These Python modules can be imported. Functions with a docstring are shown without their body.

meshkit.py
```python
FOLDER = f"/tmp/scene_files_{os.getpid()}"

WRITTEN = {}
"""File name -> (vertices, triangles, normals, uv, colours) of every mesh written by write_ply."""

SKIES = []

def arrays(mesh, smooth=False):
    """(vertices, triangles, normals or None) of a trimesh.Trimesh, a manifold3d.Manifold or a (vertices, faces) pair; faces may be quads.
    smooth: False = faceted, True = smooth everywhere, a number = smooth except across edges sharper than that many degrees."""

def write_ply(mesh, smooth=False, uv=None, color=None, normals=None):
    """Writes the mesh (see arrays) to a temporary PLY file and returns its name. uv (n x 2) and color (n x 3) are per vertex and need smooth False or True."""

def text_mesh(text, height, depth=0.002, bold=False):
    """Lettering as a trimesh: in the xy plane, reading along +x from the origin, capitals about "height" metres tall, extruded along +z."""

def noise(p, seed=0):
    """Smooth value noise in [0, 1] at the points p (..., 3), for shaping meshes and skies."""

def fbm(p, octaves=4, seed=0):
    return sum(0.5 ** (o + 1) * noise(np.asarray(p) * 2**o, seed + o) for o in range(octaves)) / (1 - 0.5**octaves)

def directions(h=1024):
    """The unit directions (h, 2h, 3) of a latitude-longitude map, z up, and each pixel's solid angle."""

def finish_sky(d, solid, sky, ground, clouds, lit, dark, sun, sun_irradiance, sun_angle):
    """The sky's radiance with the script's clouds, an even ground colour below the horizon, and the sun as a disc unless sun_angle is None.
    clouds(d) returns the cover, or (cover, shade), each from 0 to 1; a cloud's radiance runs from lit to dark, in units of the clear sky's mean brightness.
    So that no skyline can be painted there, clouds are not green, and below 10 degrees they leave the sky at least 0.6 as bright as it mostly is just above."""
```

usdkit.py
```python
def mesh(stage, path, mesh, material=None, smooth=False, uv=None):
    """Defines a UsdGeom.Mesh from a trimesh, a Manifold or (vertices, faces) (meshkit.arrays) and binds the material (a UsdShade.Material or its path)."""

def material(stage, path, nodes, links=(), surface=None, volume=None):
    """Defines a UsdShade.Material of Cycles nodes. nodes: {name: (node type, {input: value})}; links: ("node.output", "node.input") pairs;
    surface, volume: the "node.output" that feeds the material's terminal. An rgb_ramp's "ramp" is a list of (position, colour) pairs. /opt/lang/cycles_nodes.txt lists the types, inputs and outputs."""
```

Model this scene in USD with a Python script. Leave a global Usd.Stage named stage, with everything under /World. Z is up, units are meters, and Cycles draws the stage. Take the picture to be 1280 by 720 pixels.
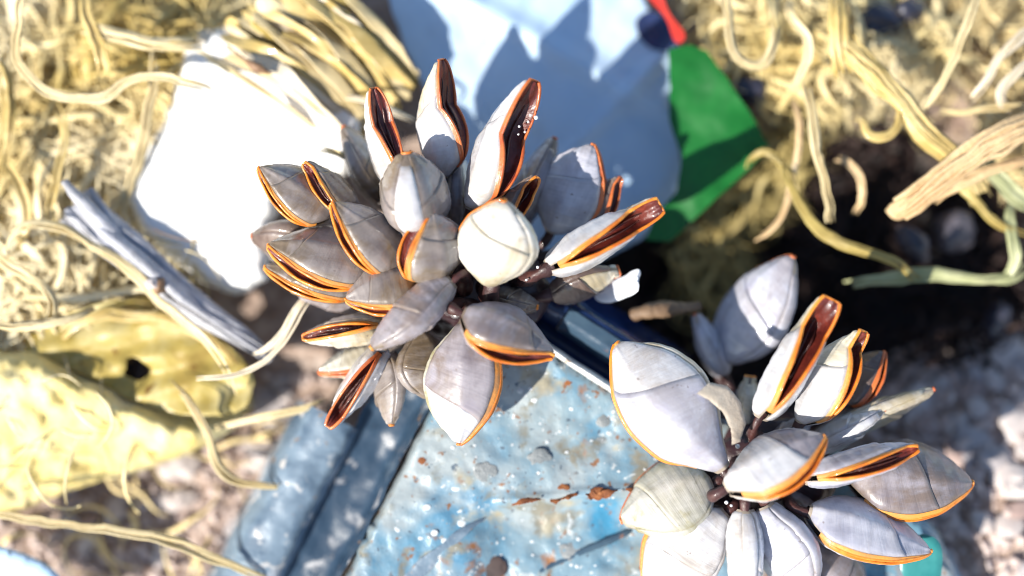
import math, random
import numpy as np, trimesh, usdkit, meshkit
from pxr import Usd, UsdGeom, UsdLux, UsdShade, Gf, Sdf, Vt
from scipy.spatial import Delaunay
from scipy.interpolate import PchipInterpolator, CubicSpline
import shapely
from shapely.geometry import Polygon, LineString

rng = np.random.default_rng(7)
stage = Usd.Stage.CreateInMemory()
UsdGeom.SetStageUpAxis(stage, UsdGeom.Tokens.z)
UsdGeom.SetStageMetersPerUnit(stage, 1.0)
world = UsdGeom.Xform.Define(stage, '/World')
stage.SetDefaultPrim(world.GetPrim())

# ------------------------------------------------------------------ camera, sky, sun, exposure
PITCH, DIST, K = math.radians(72), 0.50, 0.0003          # K: metres per photo pixel at the cluster
FWD = np.array([0, math.cos(PITCH), -math.sin(PITCH)])
UP = np.array([0, math.sin(PITCH), math.cos(PITCH)])
RT = np.array([1.0, 0, 0])
TGT = np.array([0, 0, 0.05])
CAM = TGT - FWD * DIST
cam = UsdGeom.Camera.Define(stage, '/World/Camera')
cam.AddTransformOp().Set(Gf.Matrix4d(*RT, 0, *UP, 0, *(-FWD), 0, *CAM, 1))
cam.CreateHorizontalApertureAttr(36.0); cam.CreateVerticalApertureAttr(20.25)
cam.CreateFocalLengthAttr(36.0 * DIST / (1280 * K))
cam.CreateFStopAttr(1.55); cam.CreateFocusDistanceAttr(0.482)
cam.CreateClippingRangeAttr(Gf.Vec2f(0.01, 100))
cam.CreateExposureAttr(0.92)

SUN = np.array([-0.56, -0.56, 0.50]); SUN /= np.linalg.norm(SUN)
sun = UsdLux.DistantLight.Define(stage, '/World/Sun')
zc = SUN; xc = np.cross([0, 0, 1.0], zc); xc /= np.linalg.norm(xc); yc = np.cross(zc, xc)
sun.AddTransformOp().Set(Gf.Matrix4d(*xc, 0, *yc, 0, *zc, 0, 0, 0, 0, 1))
sun.CreateIntensityAttr(1.15); sun.CreateAngleAttr(0.5); sun.CreateNormalizeAttr(True)
sun.CreateColorAttr(Gf.Vec3f(1.0, 0.95, 0.86))
sky = UsdLux.DomeLight.Define(stage, '/World/sky')
skym = usdkit.material(stage, '/World/Looks/sky_air', {
    's': ('sky_texture', {'sky_type': 'single_scattering', 'sun_disc': False, 'aerosol_density': .35, 'sun_elevation': math.asin(SUN[2]), 'sun_rotation': math.atan2(SUN[0], SUN[1])}),
    'b': ('background_shader', {'strength': 0.098})}, [('s.color', 'b.color')], surface='b.background')
UsdShade.MaterialBindingAPI.Apply(sky.GetPrim()).Bind(skym)
sky.GetPrim().SetCustomDataByKey('kind', 'structure')

# ------------------------------------------------------------------ helpers
def P(px, py, d=0.0):
    """The point d metres nearer than the plane through the cluster that photo pixel (px, py) looks at."""
    px, py, d = np.broadcast_arrays(np.asarray(px, float), np.asarray(py, float), np.asarray(d, float))
    s = (DIST - d) / DIST
    return CAM + (DIST - d)[..., None] * FWD + ((px - 640) * K * s)[..., None] * RT + ((360 - py) * K * s)[..., None] * UP

used = {}
def numbered(path):
    n = used.get(path, 0); used[path] = n + 1
    return path if n == 0 else f'{path}_{n:03d}'
def tag(prim, label=None, cat=None, group=None, kind=None):
    for k, v in (('label', label), ('category', cat), ('group', group), ('kind', kind)):
        if v: prim.SetCustomDataByKey(k, v)
    return prim
def obj(name, mesh, m, parent='/World', smooth=40, **kw):
    p = numbered(f'{parent}/{name}')
    uv = mesh.metadata.get('st') if smooth is True else None
    tag(usdkit.mesh(stage, p, mesh, MATS[m], smooth=smooth, uv=uv).GetPrim(), **kw)
    return p
def thing(name, label, cat, group=None, matrix=None, kind=None):
    p = numbered(f'/World/{name}')
    x = UsdGeom.Xform.Define(stage, p)
    if matrix is not None: x.AddTransformOp().Set(matrix)
    tag(x.GetPrim(), label, cat, group, kind)
    return p
def grid_faces(n, m, wrap=False):
    i, j = np.meshgrid(np.arange(n - 1), np.arange(m if wrap else m - 1), indexing='ij')
    j2 = (j + 1) % m
    q = np.stack([i * m + j, (i + 1) * m + j, (i + 1) * m + j2, i * m + j2], -1).reshape(-1, 4)
    return np.vstack([q[:, [0, 1, 2]], q[:, [0, 2, 3]]])
def TM(v, f): return trimesh.Trimesh(np.asarray(v).reshape(-1, 3), f, process=False)
def join(ms): return trimesh.util.concatenate(ms)
def fbm2(px, py, sc, seed=0, oct=4):
    return meshkit.fbm(np.stack([np.asarray(px, float) / sc, np.asarray(py, float) / sc, np.full_like(np.asarray(px, float), seed * 3.7 + .3)], -1), oct, seed) - .5

def tube(pts, w, h, sides=8, twist=0.0, up=None, rough=0.0, seed=0, n=None, taper=None, twist0=0.0):
    """A strand of elliptical section w x h (metres, full) along a smooth curve through pts."""
    pts = np.asarray(pts, float)
    if n is None: n = max(8, len(pts) * 6)
    if len(pts) > 2:
        u = np.r_[0, np.cumsum(np.linalg.norm(np.diff(pts, axis=0), axis=1))]
        c = CubicSpline(u, pts)(np.linspace(0, u[-1], n))
    else: c = pts[0] + (pts[1] - pts[0]) * np.linspace(0, 1, n)[:, None]
    t = np.gradient(c, axis=0); t /= np.linalg.norm(t, axis=1, keepdims=True) + 1e-12
    upv = -FWD if up is None else up
    a = np.cross(t, upv); a /= np.linalg.norm(a, axis=1, keepdims=True) + 1e-9
    b = np.cross(a, t)
    x = np.linspace(0, 1, n)
    r = np.clip(np.minimum(x, 1 - x) * 30 + .3, .3, 1) if taper is None else np.interp(x, np.linspace(0, 1, len(taper)), taper)
    if rough: r = r * (1 + rough * 1.1 * (meshkit.fbm(np.stack([x * 7, x * 0 + seed, x * 0], -1), 3, seed) - .5))
    ph = np.linspace(0, 2 * np.pi, sides, endpoint=False)
    tw = twist0 + twist * x + (rough * 2.4 * (meshkit.noise(np.stack([x * 3, x * 0 + seed + 9, x * 0], -1), seed) - .5))
    cw, ch = np.cos(ph)[None] * (w / 2 * r)[:, None], np.sin(ph)[None] * (h / 2 * r)[:, None]
    if rough:
        gr = 1 + rough * .9 * (meshkit.noise(np.stack(np.broadcast_arrays(x[:, None] * 3, ph[None] * 1.6, seed + .5), -1), seed) - .5)
        cw, ch = cw * gr, ch * gr
    if h < w * .5: ch = ch * (1 - .6 * np.exp(-(np.cos(ph) / .3) ** 2))[None]          # a ribbon is thinner along its middle
    A = np.cos(tw)[:, None, None] * a[:, None] + np.sin(tw)[:, None, None] * b[:, None]
    B = -np.sin(tw)[:, None, None] * a[:, None] + np.cos(tw)[:, None, None] * b[:, None]
    v = c[:, None] + cw[..., None] * A + ch[..., None] * B
    f = grid_faces(n, sides, True)[:, ::-1]
    k = n * sides
    caps = [[k, j, (j + 1) % sides] for j in range(sides)] + [[k + 1, (n - 1) * sides + (j + 1) % sides, (n - 1) * sides + j] for j in range(sides)]
    return TM(np.vstack([v.reshape(-1, 3), c[:1], c[-1:]]), np.vstack([f, caps]))

def slab(outline, dfun, thick, step=9, round_px=0, smooth_outline=True, jitter=0.0, holes=(), seed=0):
    """A sheet with the given outline (photo pixels), depth field and thickness; a closed solid."""
    o = np.asarray(outline, float)
    if smooth_outline:
        c = np.vstack([o, o[:1]]); u = np.r_[0, np.cumsum(np.linalg.norm(np.diff(c, axis=0), axis=1))]
        o = CubicSpline(u, c, bc_type='periodic')(np.linspace(0, u[-1], max(16, int(u[-1] / step)), endpoint=False))
    else:
        c = np.vstack([o, o[:1]]); u = np.r_[0, np.cumsum(np.linalg.norm(np.diff(c, axis=0), axis=1))]
        uu = np.unique(np.r_[np.linspace(0, u[-1], max(16, int(u[-1] / step)), endpoint=False), u[:-1]])
        o = np.stack([np.interp(uu, u, c[:, k]) for k in (0, 1)], -1)
    if jitter: o = o + jitter * np.stack([fbm2(o[:, 0], o[:, 1], 14, seed + 1), fbm2(o[:, 0], o[:, 1], 14, seed + 2)], -1) * 2
    poly = Polygon(o, [h for h in holes]).buffer(0)
    if poly.geom_type != 'Polygon': poly = max(poly.geoms, key=lambda g: g.area)
    rings = [np.asarray(poly.exterior.coords)[:-1]] + [np.asarray(LineString(r.coords).segmentize(step * .7).coords)[:-1] for r in poly.interiors]
    x0, y0, x1, y1 = poly.bounds
    gx, gy = np.meshgrid(np.arange(x0, x1, step), np.arange(y0, y1, step)); gx = gx + (np.arange(gx.shape[0]) % 2)[:, None] * step / 2
    inner = poly.buffer(-step * .45)
    g = np.stack([gx.ravel(), gy.ravel()], -1)
    g = g[shapely.contains_xy(inner, g[:, 0], g[:, 1])]
    p = np.vstack(rings + [g])
    tri = Delaunay(p).simplices
    cen = p[tri].mean(1)
    tri = tri[shapely.contains_xy(poly, cen[:, 0], cen[:, 1])]
    e1, e2 = p[tri[:, 1]] - p[tri[:, 0]], p[tri[:, 2]] - p[tri[:, 0]]
    cr = e1[:, 0] * e2[:, 1] - e1[:, 1] * e2[:, 0]
    tri = tri[np.abs(cr) > 1e-6]; cr = cr[np.abs(cr) > 1e-6]
    tri = np.where((cr > 0)[:, None], tri[:, ::-1], tri)          # image y is down: faces the camera
    d = dfun(p[:, 0], p[:, 1])
    if round_px:
        dist = shapely.distance(shapely.points(p), poly.boundary)
        e = np.clip(dist / round_px, 0, 1); d = d - thick * .5 * (1 - np.sqrt(1 - (1 - e) ** 2))
    n = len(p)
    v = np.vstack([P(p[:, 0], p[:, 1], d), P(p[:, 0], p[:, 1], np.minimum(d - thick * .25, dfun(p[:, 0], p[:, 1]) - thick))])
    ed = np.vstack([tri[:, [0, 1]], tri[:, [1, 2]], tri[:, [2, 0]]])
    key = {tuple(x) for x in ed}
    bd = np.array([x for x in ed if (x[1], x[0]) not in key])
    side = np.vstack([np.stack([bd[:, 1], bd[:, 0], bd[:, 0] + n], -1), np.stack([bd[:, 1], bd[:, 0] + n, bd[:, 1] + n], -1)])
    return TM(v, np.vstack([tri, tri[:, ::-1] + n, side]))

def pebble(c, r, seed, flat=.6, sub=2):
    s = trimesh.creation.icosphere(subdivisions=sub)
    v = s.vertices * (1 + (1.3 if flat < .6 else .8) * (meshkit.fbm(s.vertices * 1.3 + seed * 5.1, 3, seed) - .5)[:, None])
    g = np.random.default_rng(seed)
    v = v * np.array([1, g.uniform(.55, .95), flat * g.uniform(.7, 1.2)]) * r
    R = trimesh.transformations.random_rotation_matrix(g.uniform(0, 1, 3))[:3, :3]
    a = g.uniform(0, 6.28); Rz = np.array([[math.cos(a), -math.sin(a), 0], [math.sin(a), math.cos(a), 0], [0, 0, 1]])
    R = Rz if flat < .5 else R
    return TM(v @ R.T + c, s.faces)

# ------------------------------------------------------------------ materials
MATS = {}
def mat(name, stops, scale=40.0, rough=.5, bump=0.0, bscale=200.0, coat=0.0, trans=0.0, sss=0.0, detail=6, spec=.5, stretch=None, island=None, distort=.4, extra=None, coord='object', spots=None):
    """Principled with colour from noise through a ramp; island: mixes in a colour drawn per loose piece; spots: (scale, threshold, colour) stains."""
    src = 'geo.position' if coord == 'world' else 'tc.object'
    N = {'tc': ('texture_coordinate', {}), 'geo': ('geometry', {}), 'map': ('mapping', {'scale': stretch or (1, 1, 1)}),
         'n': ('noise_texture', {'scale': scale, 'detail': detail, 'roughness': .6, 'distortion': distort}),
         'r': ('rgb_ramp', {'ramp': stops}),
         'p': ('principled_bsdf', {'roughness': rough, 'coat_weight': coat, 'coat_roughness': .08, 'subsurface_weight': sss, 'subsurface_scale': .003, 'subsurface_radius': (1, .6, .4), 'specular_ior_level': spec})}
    L = [(src, 'map.vector'), ('map.vector', 'n.vector'), ('n.fac', 'r.fac')]
    col = 'r.color'
    if island:
        N['ir'] = ('rgb_ramp', {'ramp': island}); N['im'] = ('mix_color', {'blend_type': 'multiply', 'fac': 1.0})
        L += [('geo.random_per_island', 'ir.fac'), (col, 'im.a'), ('ir.color', 'im.b')]; col = 'im.result'
    for k, (ssc, th, width, scol, sd) in enumerate(spots or ()):
        N[f'sm{k}'] = ('mapping', {'location': (sd, sd * .7, sd * 1.3)})
        N[f'sn{k}'] = ('noise_texture', {'scale': ssc, 'detail': 4, 'roughness': .55, 'distortion': .3})
        N[f'sr{k}'] = ('map_range', {'from_min': th, 'from_max': th + width, 'clamp': True})
        N[f'sx{k}'] = ('mix_color', {'b': scol})
        L += [(src, f'sm{k}.vector'), (f'sm{k}.vector', f'sn{k}.vector'), (f'sn{k}.fac', f'sr{k}.value'), (f'sr{k}.result', f'sx{k}.fac'), (col, f'sx{k}.a')]
        col = f'sx{k}.result'
    L.append((col, 'p.base_color'))
    if bump:
        N['bn'] = ('noise_texture', {'scale': bscale, 'detail': 5, 'roughness': .6})
        N['b'] = ('bump', {'strength': min(1, bump), 'distance': .0008})
        L += [('map.vector', 'bn.vector'), ('bn.fac', 'b.height'), ('b.normal', 'p.normal')]
    surf = 'p.BSDF'
    if trans:
        N['tr'] = ('translucent_bsdf', {}); N['mx'] = ('mix_closure', {'fac': trans})
        L += [(col, 'tr.color'), ('p.BSDF', 'mx.closure1'), ('tr.BSDF', 'mx.closure2')]; surf = 'mx.closure'
    MATS[name] = usdkit.material(stage, f'/World/Looks/{name}', N, L, surface=surf)

def shell_mat(name, a, b, stain, k=.5, rough=.38):
    """Chalky valve plate: growth rings about the umbo, soft mottling, a stain that gathers in patches."""
    N = {'tc': ('texture_coordinate', {}), 'geo': ('geometry', {}),
         'mp': ('mapping', {'scale': (16, 110, 110)}), 'ns': ('noise_texture', {'scale': 1, 'detail': 5, 'roughness': .65, 'distortion': .5}),
         'n': ('noise_texture', {'scale': 55, 'detail': 5, 'roughness': .6}), 'na': ('mix_float', {'fac': .35}), 'r': ('rgb_ramp', {'ramp': [(.30, tuple(.72 * q for q in a)), (.42, a), (.56, b), (.68, (b[0] * .98, b[1] * .98, b[2] * 1.10))]}),
         'n2': ('noise_texture', {'scale': 45, 'detail': 5, 'roughness': .7, 'distortion': .6}), 'm2': ('map_range', {'from_min': .47, 'from_max': .62, 'to_max': k, 'clamp': True}),
         'x2': ('mix_color', {'b': stain}),
         'n3': ('noise_texture', {'scale': 420, 'detail': 3}), 'm3': ('map_range', {'from_min': .69, 'from_max': .74, 'to_max': .6, 'clamp': True}), 'x3': ('mix_color', {'b': (.16, .12, .10)}),
         
         'uv': ('uvmap', {'attribute': 'st'}), 'gm': ('mapping', {'scale': (30, 1.6, 1)}), 'gn': ('noise_texture', {'scale': 1, 'detail': 4, 'roughness': .6, 'distortion': .25}),
         'rm': ('mapping', {'scale': (1.0, 13, 1)}), 'rn': ('noise_texture', {'scale': 1, 'detail': 4, 'roughness': .6}),
         'gr': ('map_range', {'from_min': .3, 'from_max': .7, 'to_min': .92, 'to_max': 1.04}), 'rr': ('map_range', {'from_min': .3, 'from_max': .7, 'to_min': .95, 'to_max': 1.03}), 'gx': ('math', {'math_type': 'multiply'}),
         'cw': ('combine_color', {}), 'x4': ('mix_color', {'blend_type': 'multiply', 'fac': 1.0}),
         'su': ('separate_xyz', {}), 'eu': ('rgb_ramp', {'ramp': [(0, (.25, .25, .25)), (.08, (0, 0, 0)), (.72, (0, 0, 0)), (.93, (.55, .55, .55)), (1, (1, 1, 1))]}), 'ev': ('rgb_ramp', {'ramp': [(0, (.9, .9, .9)), (.09, (0, 0, 0)), (.88, (0, 0, 0)), (1, (.8, .8, .8))]}),
         'em': ('math', {'math_type': 'maximum'}), 'en': ('math', {'math_type': 'multiply'}), 'x5': ('mix_color', {'b': tuple(q * .75 for q in stain)}),
         'nb': ('noise_texture', {'scale': 900, 'detail': 4}), 'nbs': ('math', {'math_type': 'multiply_add', 'value2': .35}),
         'b': ('bump', {'strength': .45, 'distance': .00035}),
         'p': ('principled_bsdf', {'roughness': rough, 'subsurface_weight': .10, 'subsurface_scale': .002, 'subsurface_radius': (1, .8, .7), 'coat_weight': .6, 'coat_roughness': .12})}
    L = [('tc.object', 'n.vector'), ('tc.object', 'mp.vector'), ('mp.vector', 'ns.vector'), ('n.fac', 'na.a'), ('ns.fac', 'na.b'), ('na.result', 'r.fac'), ('geo.position', 'n2.vector'), ('n2.fac', 'm2.value'), ('r.color', 'x2.a'), ('m2.result', 'x2.fac'),
         ('geo.position', 'n3.vector'), ('n3.fac', 'm3.value'), ('m3.result', 'x3.fac'), ('x2.result', 'x3.a'),
         ('uv.UV', 'gm.vector'), ('gm.vector', 'gn.vector'), ('uv.UV', 'rm.vector'), ('rm.vector', 'rn.vector'), ('gn.fac', 'gr.value'), ('rn.fac', 'rr.value'), ('gr.result', 'gx.value1'), ('rr.result', 'gx.value2'),
         ('gx.value', 'cw.r'), ('gx.value', 'cw.g'), ('gx.value', 'cw.b'), ('x3.result', 'x4.a'), ('cw.color', 'x4.b'),
         ('uv.UV', 'su.vector'), ('su.x', 'eu.fac'), ('su.y', 'ev.fac'), ('eu.color', 'em.value1'), ('ev.color', 'em.value2'), ('em.value', 'en.value1'), ('n2.fac', 'en.value2'), ('x4.result', 'x5.a'), ('en.value', 'x5.fac'),
         ('x5.result', 'p.base_color'), ('tc.object', 'nb.vector'), ('nb.fac', 'nbs.value1'), ('gn.fac', 'nbs.value3'), ('nbs.value', 'b.height'), ('b.normal', 'p.normal')]
    MATS[name] = usdkit.material(stage, f'/World/Looks/{name}', N, L, surface='p.BSDF')

shell_mat('shell_white', (.44, .43, .45), (.60, .59, .60), (.36, .30, .25), .6)
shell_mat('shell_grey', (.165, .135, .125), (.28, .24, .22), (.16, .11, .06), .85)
shell_mat('shell_cream', (.50, .46, .37), (.62, .59, .52), (.40, .30, .15), .7)
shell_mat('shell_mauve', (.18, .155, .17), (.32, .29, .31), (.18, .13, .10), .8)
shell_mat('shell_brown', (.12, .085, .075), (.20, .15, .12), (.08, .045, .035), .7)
shell_mat('shell_blue', (.34, .34, .41), (.52, .52, .58), (.28, .24, .24), .5)
shell_mat('shell_olive', (.38, .36, .29), (.52, .50, .45), (.25, .21, .07), .85)
mat('flake_tan', [(.3, (.36, .29, .22)), (.7, (.50, .44, .36))], 120, .5, .6, 400)
mat('flake_white', [(.3, (.46, .50, .56)), (.7, (.62, .64, .68))], 120, .4, .4, 400)
mat('skin', [(.3, (.10, .08, .065)), (.7, (.20, .15, .11))], 120, .45, .4, 500, coat=.2)
mat('skin_pale', [(.3, (.24, .20, .16)), (.7, (.38, .32, .26))], 120, .45, .4, 500, coat=.2)
mat('lip', [(.25, (.55, .10, .010)), (.5, (.78, .20, .015)), (.75, (.88, .36, .05))], 150, .35, .3, 700, coat=.35, sss=.15)
mat('margin', [(.3, (.40, .20, .08)), (.5, (.62, .26, .06)), (.7, (.78, .30, .04))], 130, .4, .3, 700, coat=.2)
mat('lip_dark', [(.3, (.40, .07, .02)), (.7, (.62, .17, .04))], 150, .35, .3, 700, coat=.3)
mat('gut', [(.3, (.050, .007, .006)), (.6, (.13, .020, .012)), (.8, (.26, .05, .028))], 140, .38, .7, 400, coat=.25)
mat('limb', [(.3, (.025, .006, .006)), (.7, (.10, .03, .02))], 300, .3, .8, 900, coat=.4)
mat('stalk', [(.3, (.022, .010, .012)), (.6, (.06, .020, .018)), (.8, (.16, .045, .03))], 110, .5, 1, 250, coat=.15)
mat('foot_flesh', [(.3, (.016, .008, .011)), (.7, (.05, .02, .022))], 110, .35, .8, 350, coat=.3)
mat('drop', [(0, (.9, .9, .9)), (1, (.95, .95, .95))], 10, .02, coat=1.0, spec=1)
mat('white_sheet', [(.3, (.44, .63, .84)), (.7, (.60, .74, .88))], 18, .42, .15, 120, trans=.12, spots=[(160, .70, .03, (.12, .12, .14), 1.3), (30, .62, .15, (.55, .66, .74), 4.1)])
mat('white_foam', [(.3, (.78, .77, .74)), (.7, (.86, .85, .83))], 30, .7, .6, 300, spots=[(90, .72, .05, (.5, .42, .26), 2.1)])
mat('green_plastic', [(.3, (.004, .11, .016)), (.7, (.008, .17, .024))], 60, .5, .25, 150, trans=.15, spots=[(120, .68, .08, (.03, .15, .04), 3)])
mat('red_plastic', [(.3, (.45, .02, .015)), (.7, (.6, .05, .03))], 60, .4)
mat('navy_print', [(.3, (.015, .025, .07)), (.7, (.03, .05, .14))], 90, .4)
mat('blue_plastic', [(.25, (.045, .18, .31)), (.45, (.12, .23, .31)), (.7, (.25, .30, .31))], 24, .34, .5, 260, coat=.25, detail=8,
    spots=[(20, .54, .10, (.05, .22, .36), 7.7), (28, .47, .14, (.29, .33, .34), 2.2), (70, .57, .10, (.20, .19, .15), 15.1), (150, .64, .06, (.46, .49, .49), 6.5), (55, .60, .10, (.33, .30, .22), 9.4), (60, .62, .08, (.26, .12, .05), 3.3), (240, .63, .05, (.20, .10, .05), 12.3), (260, .66, .03, (.08, .11, .14), 5.1), (400, .68, .03, (.5, .52, .52), 8.1)])
mat('blue_side_shade', [(.25, (.012, .03, .06)), (.6, (.03, .06, .10)), (.8, (.06, .10, .14))], 30, .4, .5, 260, coat=.2,  # groove shade is put into this dark blue; crust and rust spots are real
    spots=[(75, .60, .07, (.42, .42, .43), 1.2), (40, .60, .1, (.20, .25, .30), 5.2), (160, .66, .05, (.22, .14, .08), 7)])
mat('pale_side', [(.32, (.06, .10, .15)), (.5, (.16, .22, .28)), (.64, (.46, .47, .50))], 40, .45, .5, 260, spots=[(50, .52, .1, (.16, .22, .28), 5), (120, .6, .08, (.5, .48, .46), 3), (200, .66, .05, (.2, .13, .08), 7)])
mat('navy_gloss', [(.3, (.005, .010, .04)), (.7, (.010, .025, .08))], 50, .10, .15, 200, coat=.6)
mat('steel_blue', [(.3, (.025, .05, .085)), (.7, (.06, .10, .135))], 60, .25, .3, 300, coat=.3, spots=[(110, .66, .05, (.35, .14, .05), 2)])
mat('rim_white', [(.3, (.62, .62, .60)), (.7, (.78, .78, .76))], 200, .35, .6, 800, spots=[(190, .60, .08, (.30, .20, .14), 2)])
mat('crust_white', [(.3, (.40, .44, .46)), (.7, (.60, .62, .63))], 200, .5, .5, 900)
mat('crust_grey', [(.3, (.13, .15, .16)), (.7, (.25, .26, .26))], 200, .5, .5, 900)
mat('rust', [(.3, (.09, .025, .01)), (.6, (.22, .07, .018)), (.8, (.36, .16, .06))], 180, .8, .9, 700)
mat('hole_shade', [(.3, (.02, .014, .014)), (.7, (.06, .035, .03))], 100, .6)  # painted darkness for the inside of holes
mat('teal_plastic', [(.3, (.02, .17, .17)), (.7, (.06, .26, .25))], 60, .3)
YEL = [(0, (1, .86, .5)), (.35, (1, .95, .75)), (.6, (.9, .72, .28)), (.8, (1, 1, .95)), (1, (.75, .6, .3))]
mat('straw_yellow', [(.3, (.50, .39, .13)), (.55, (.68, .58, .30)), (.8, (.80, .74, .52))], 60, .45, .5, 300, coat=.1, trans=.22, stretch=(1, 1, 1), island=[(0, (1, .9, .72)), (.3, (.72, .62, .46)), (.55, (1, .98, .92)), (.8, (.88, .78, .56)), (1, (1, 1, 1))], coord='world')
mat('straw_cream', [(.3, (.58, .50, .30)), (.7, (.76, .71, .54))], 60, .45, .5, 300, trans=.2, island=[(0, (1, .9, .72)), (.3, (.72, .62, .46)), (.55, (1, .98, .92)), (.8, (.88, .78, .56)), (1, (1, 1, 1))], coord='world')
mat('straw_white', [(.3, (.66, .62, .56)), (.7, (.82, .80, .76))], 60, .5, .5, 300, trans=.15, island=[(0, (1, .9, .72)), (.3, (.72, .62, .46)), (.55, (1, .98, .92)), (.8, (.88, .78, .56)), (1, (1, 1, 1))], coord='world')
mat('straw_tan', [(.3, (.50, .36, .22)), (.6, (.66, .54, .38)), (.8, (.78, .70, .56))], 50, .55, .8, 260, trans=.05, island=[(0, (1, .9, .72)), (.3, (.72, .62, .46)), (.55, (1, .98, .92)), (.8, (.88, .78, .56)), (1, (1, 1, 1))], coord='world')
mat('straw_green', [(.3, (.34, .40, .24)), (.7, (.52, .58, .42))], 60, .4, .5, 300, trans=.15, island=[(0, (1, .9, .72)), (.3, (.72, .62, .46)), (.55, (1, .98, .92)), (.8, (.88, .78, .56)), (1, (1, 1, 1))], coord='world')
mat('straw_olive', [(.3, (.30, .24, .08)), (.7, (.52, .45, .18))], 60, .45, .5, 300, trans=.15, island=[(0, (1, .9, .72)), (.3, (.72, .62, .46)), (.55, (1, .98, .92)), (.8, (.88, .78, .56)), (1, (1, 1, 1))], coord='world')
mat('kelp_gold', [(.3, (.26, .16, .03)), (.5, (.46, .35, .09)), (.7, (.66, .58, .30))], 45, .4, .4, 200, trans=.12, spots=[(110, .64, .06, (.18, .09, .02), 2)])
mat('tangle_yellow', [(.34, (.64, .52, .20)), (.48, (.82, .75, .52)), (.60, (.93, .91, .83))], 13, .5, .6, 300, trans=.2, coord='world', island=[(0, (1, .90, .66)), (.3, (1, .98, .92)), (.55, (.94, .85, .62)), (.75, (1, .96, .82)), (1, (.62, .52, .38))])
mat('tangle_pale', [(.3, (.70, .62, .50)), (.7, (.84, .80, .74))], 80, .55, .6, 300, trans=.15, coord='world', island=[(0, (1, .86, .5)), (.35, (.95, .92, .95)), (.6, (1, .97, .9)), (.8, (.6, .5, .42)), (1, (.9, .86, .9))])
mat('tangle_dark', [(.3, (.012, .008, .009)), (.7, (.034, .023, .022))], 80, .6, .7, 300, spec=.25, coord='world', island=[(0, (1, .8, .7)), (.6, (.5, .5, .6)), (.85, (1, 1, 1.1)), (1, (2.6, 2.0, 1.2))])  # weed made near black, the shade of the hollow is in its colour
mat('tangle_olive', [(.3, (.34, .25, .08)), (.7, (.55, .44, .18))], 80, .5, .7, 300, trans=.1, coord='world', island=[(0, (1, 1, 1)), (.5, (.5, .42, .35)), (.8, (1.2, 1.1, .9)), (1, (.35, .25, .2))])
mat('foam_yellow', [(.25, (.56, .42, .10)), (.5, (.68, .56, .24)), (.8, (.80, .73, .48))], 55, .75, 1.0, 220, detail=9, spots=[(150, .66, .05, (.38, .24, .05), 3)])
mat('driftwood', [(.25, (.22, .22, .235)), (.5, (.36, .36, .39)), (.8, (.52, .52, .56))], 90, .6, .9, 280, coord='object', stretch=(1, 1, 1), spots=[(120, .66, .06, (.16, .13, .12), 2)])
mat('twig', [(.3, (.10, .05, .03)), (.7, (.26, .15, .08))], 90, .6, .8, 300)
mat('bark_brown', [(.3, (.10, .055, .03)), (.7, (.26, .17, .10))], 70, .6, .8, 300)
mat('stone_dark', [(.3, (.012, .013, .022)), (.7, (.05, .05, .075))], 90, .3, .4, 300, coat=.2)
mat('stone_mauve', [(.3, (.05, .045, .055)), (.7, (.11, .10, .12))], 90, .45, .4, 300)
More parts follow.
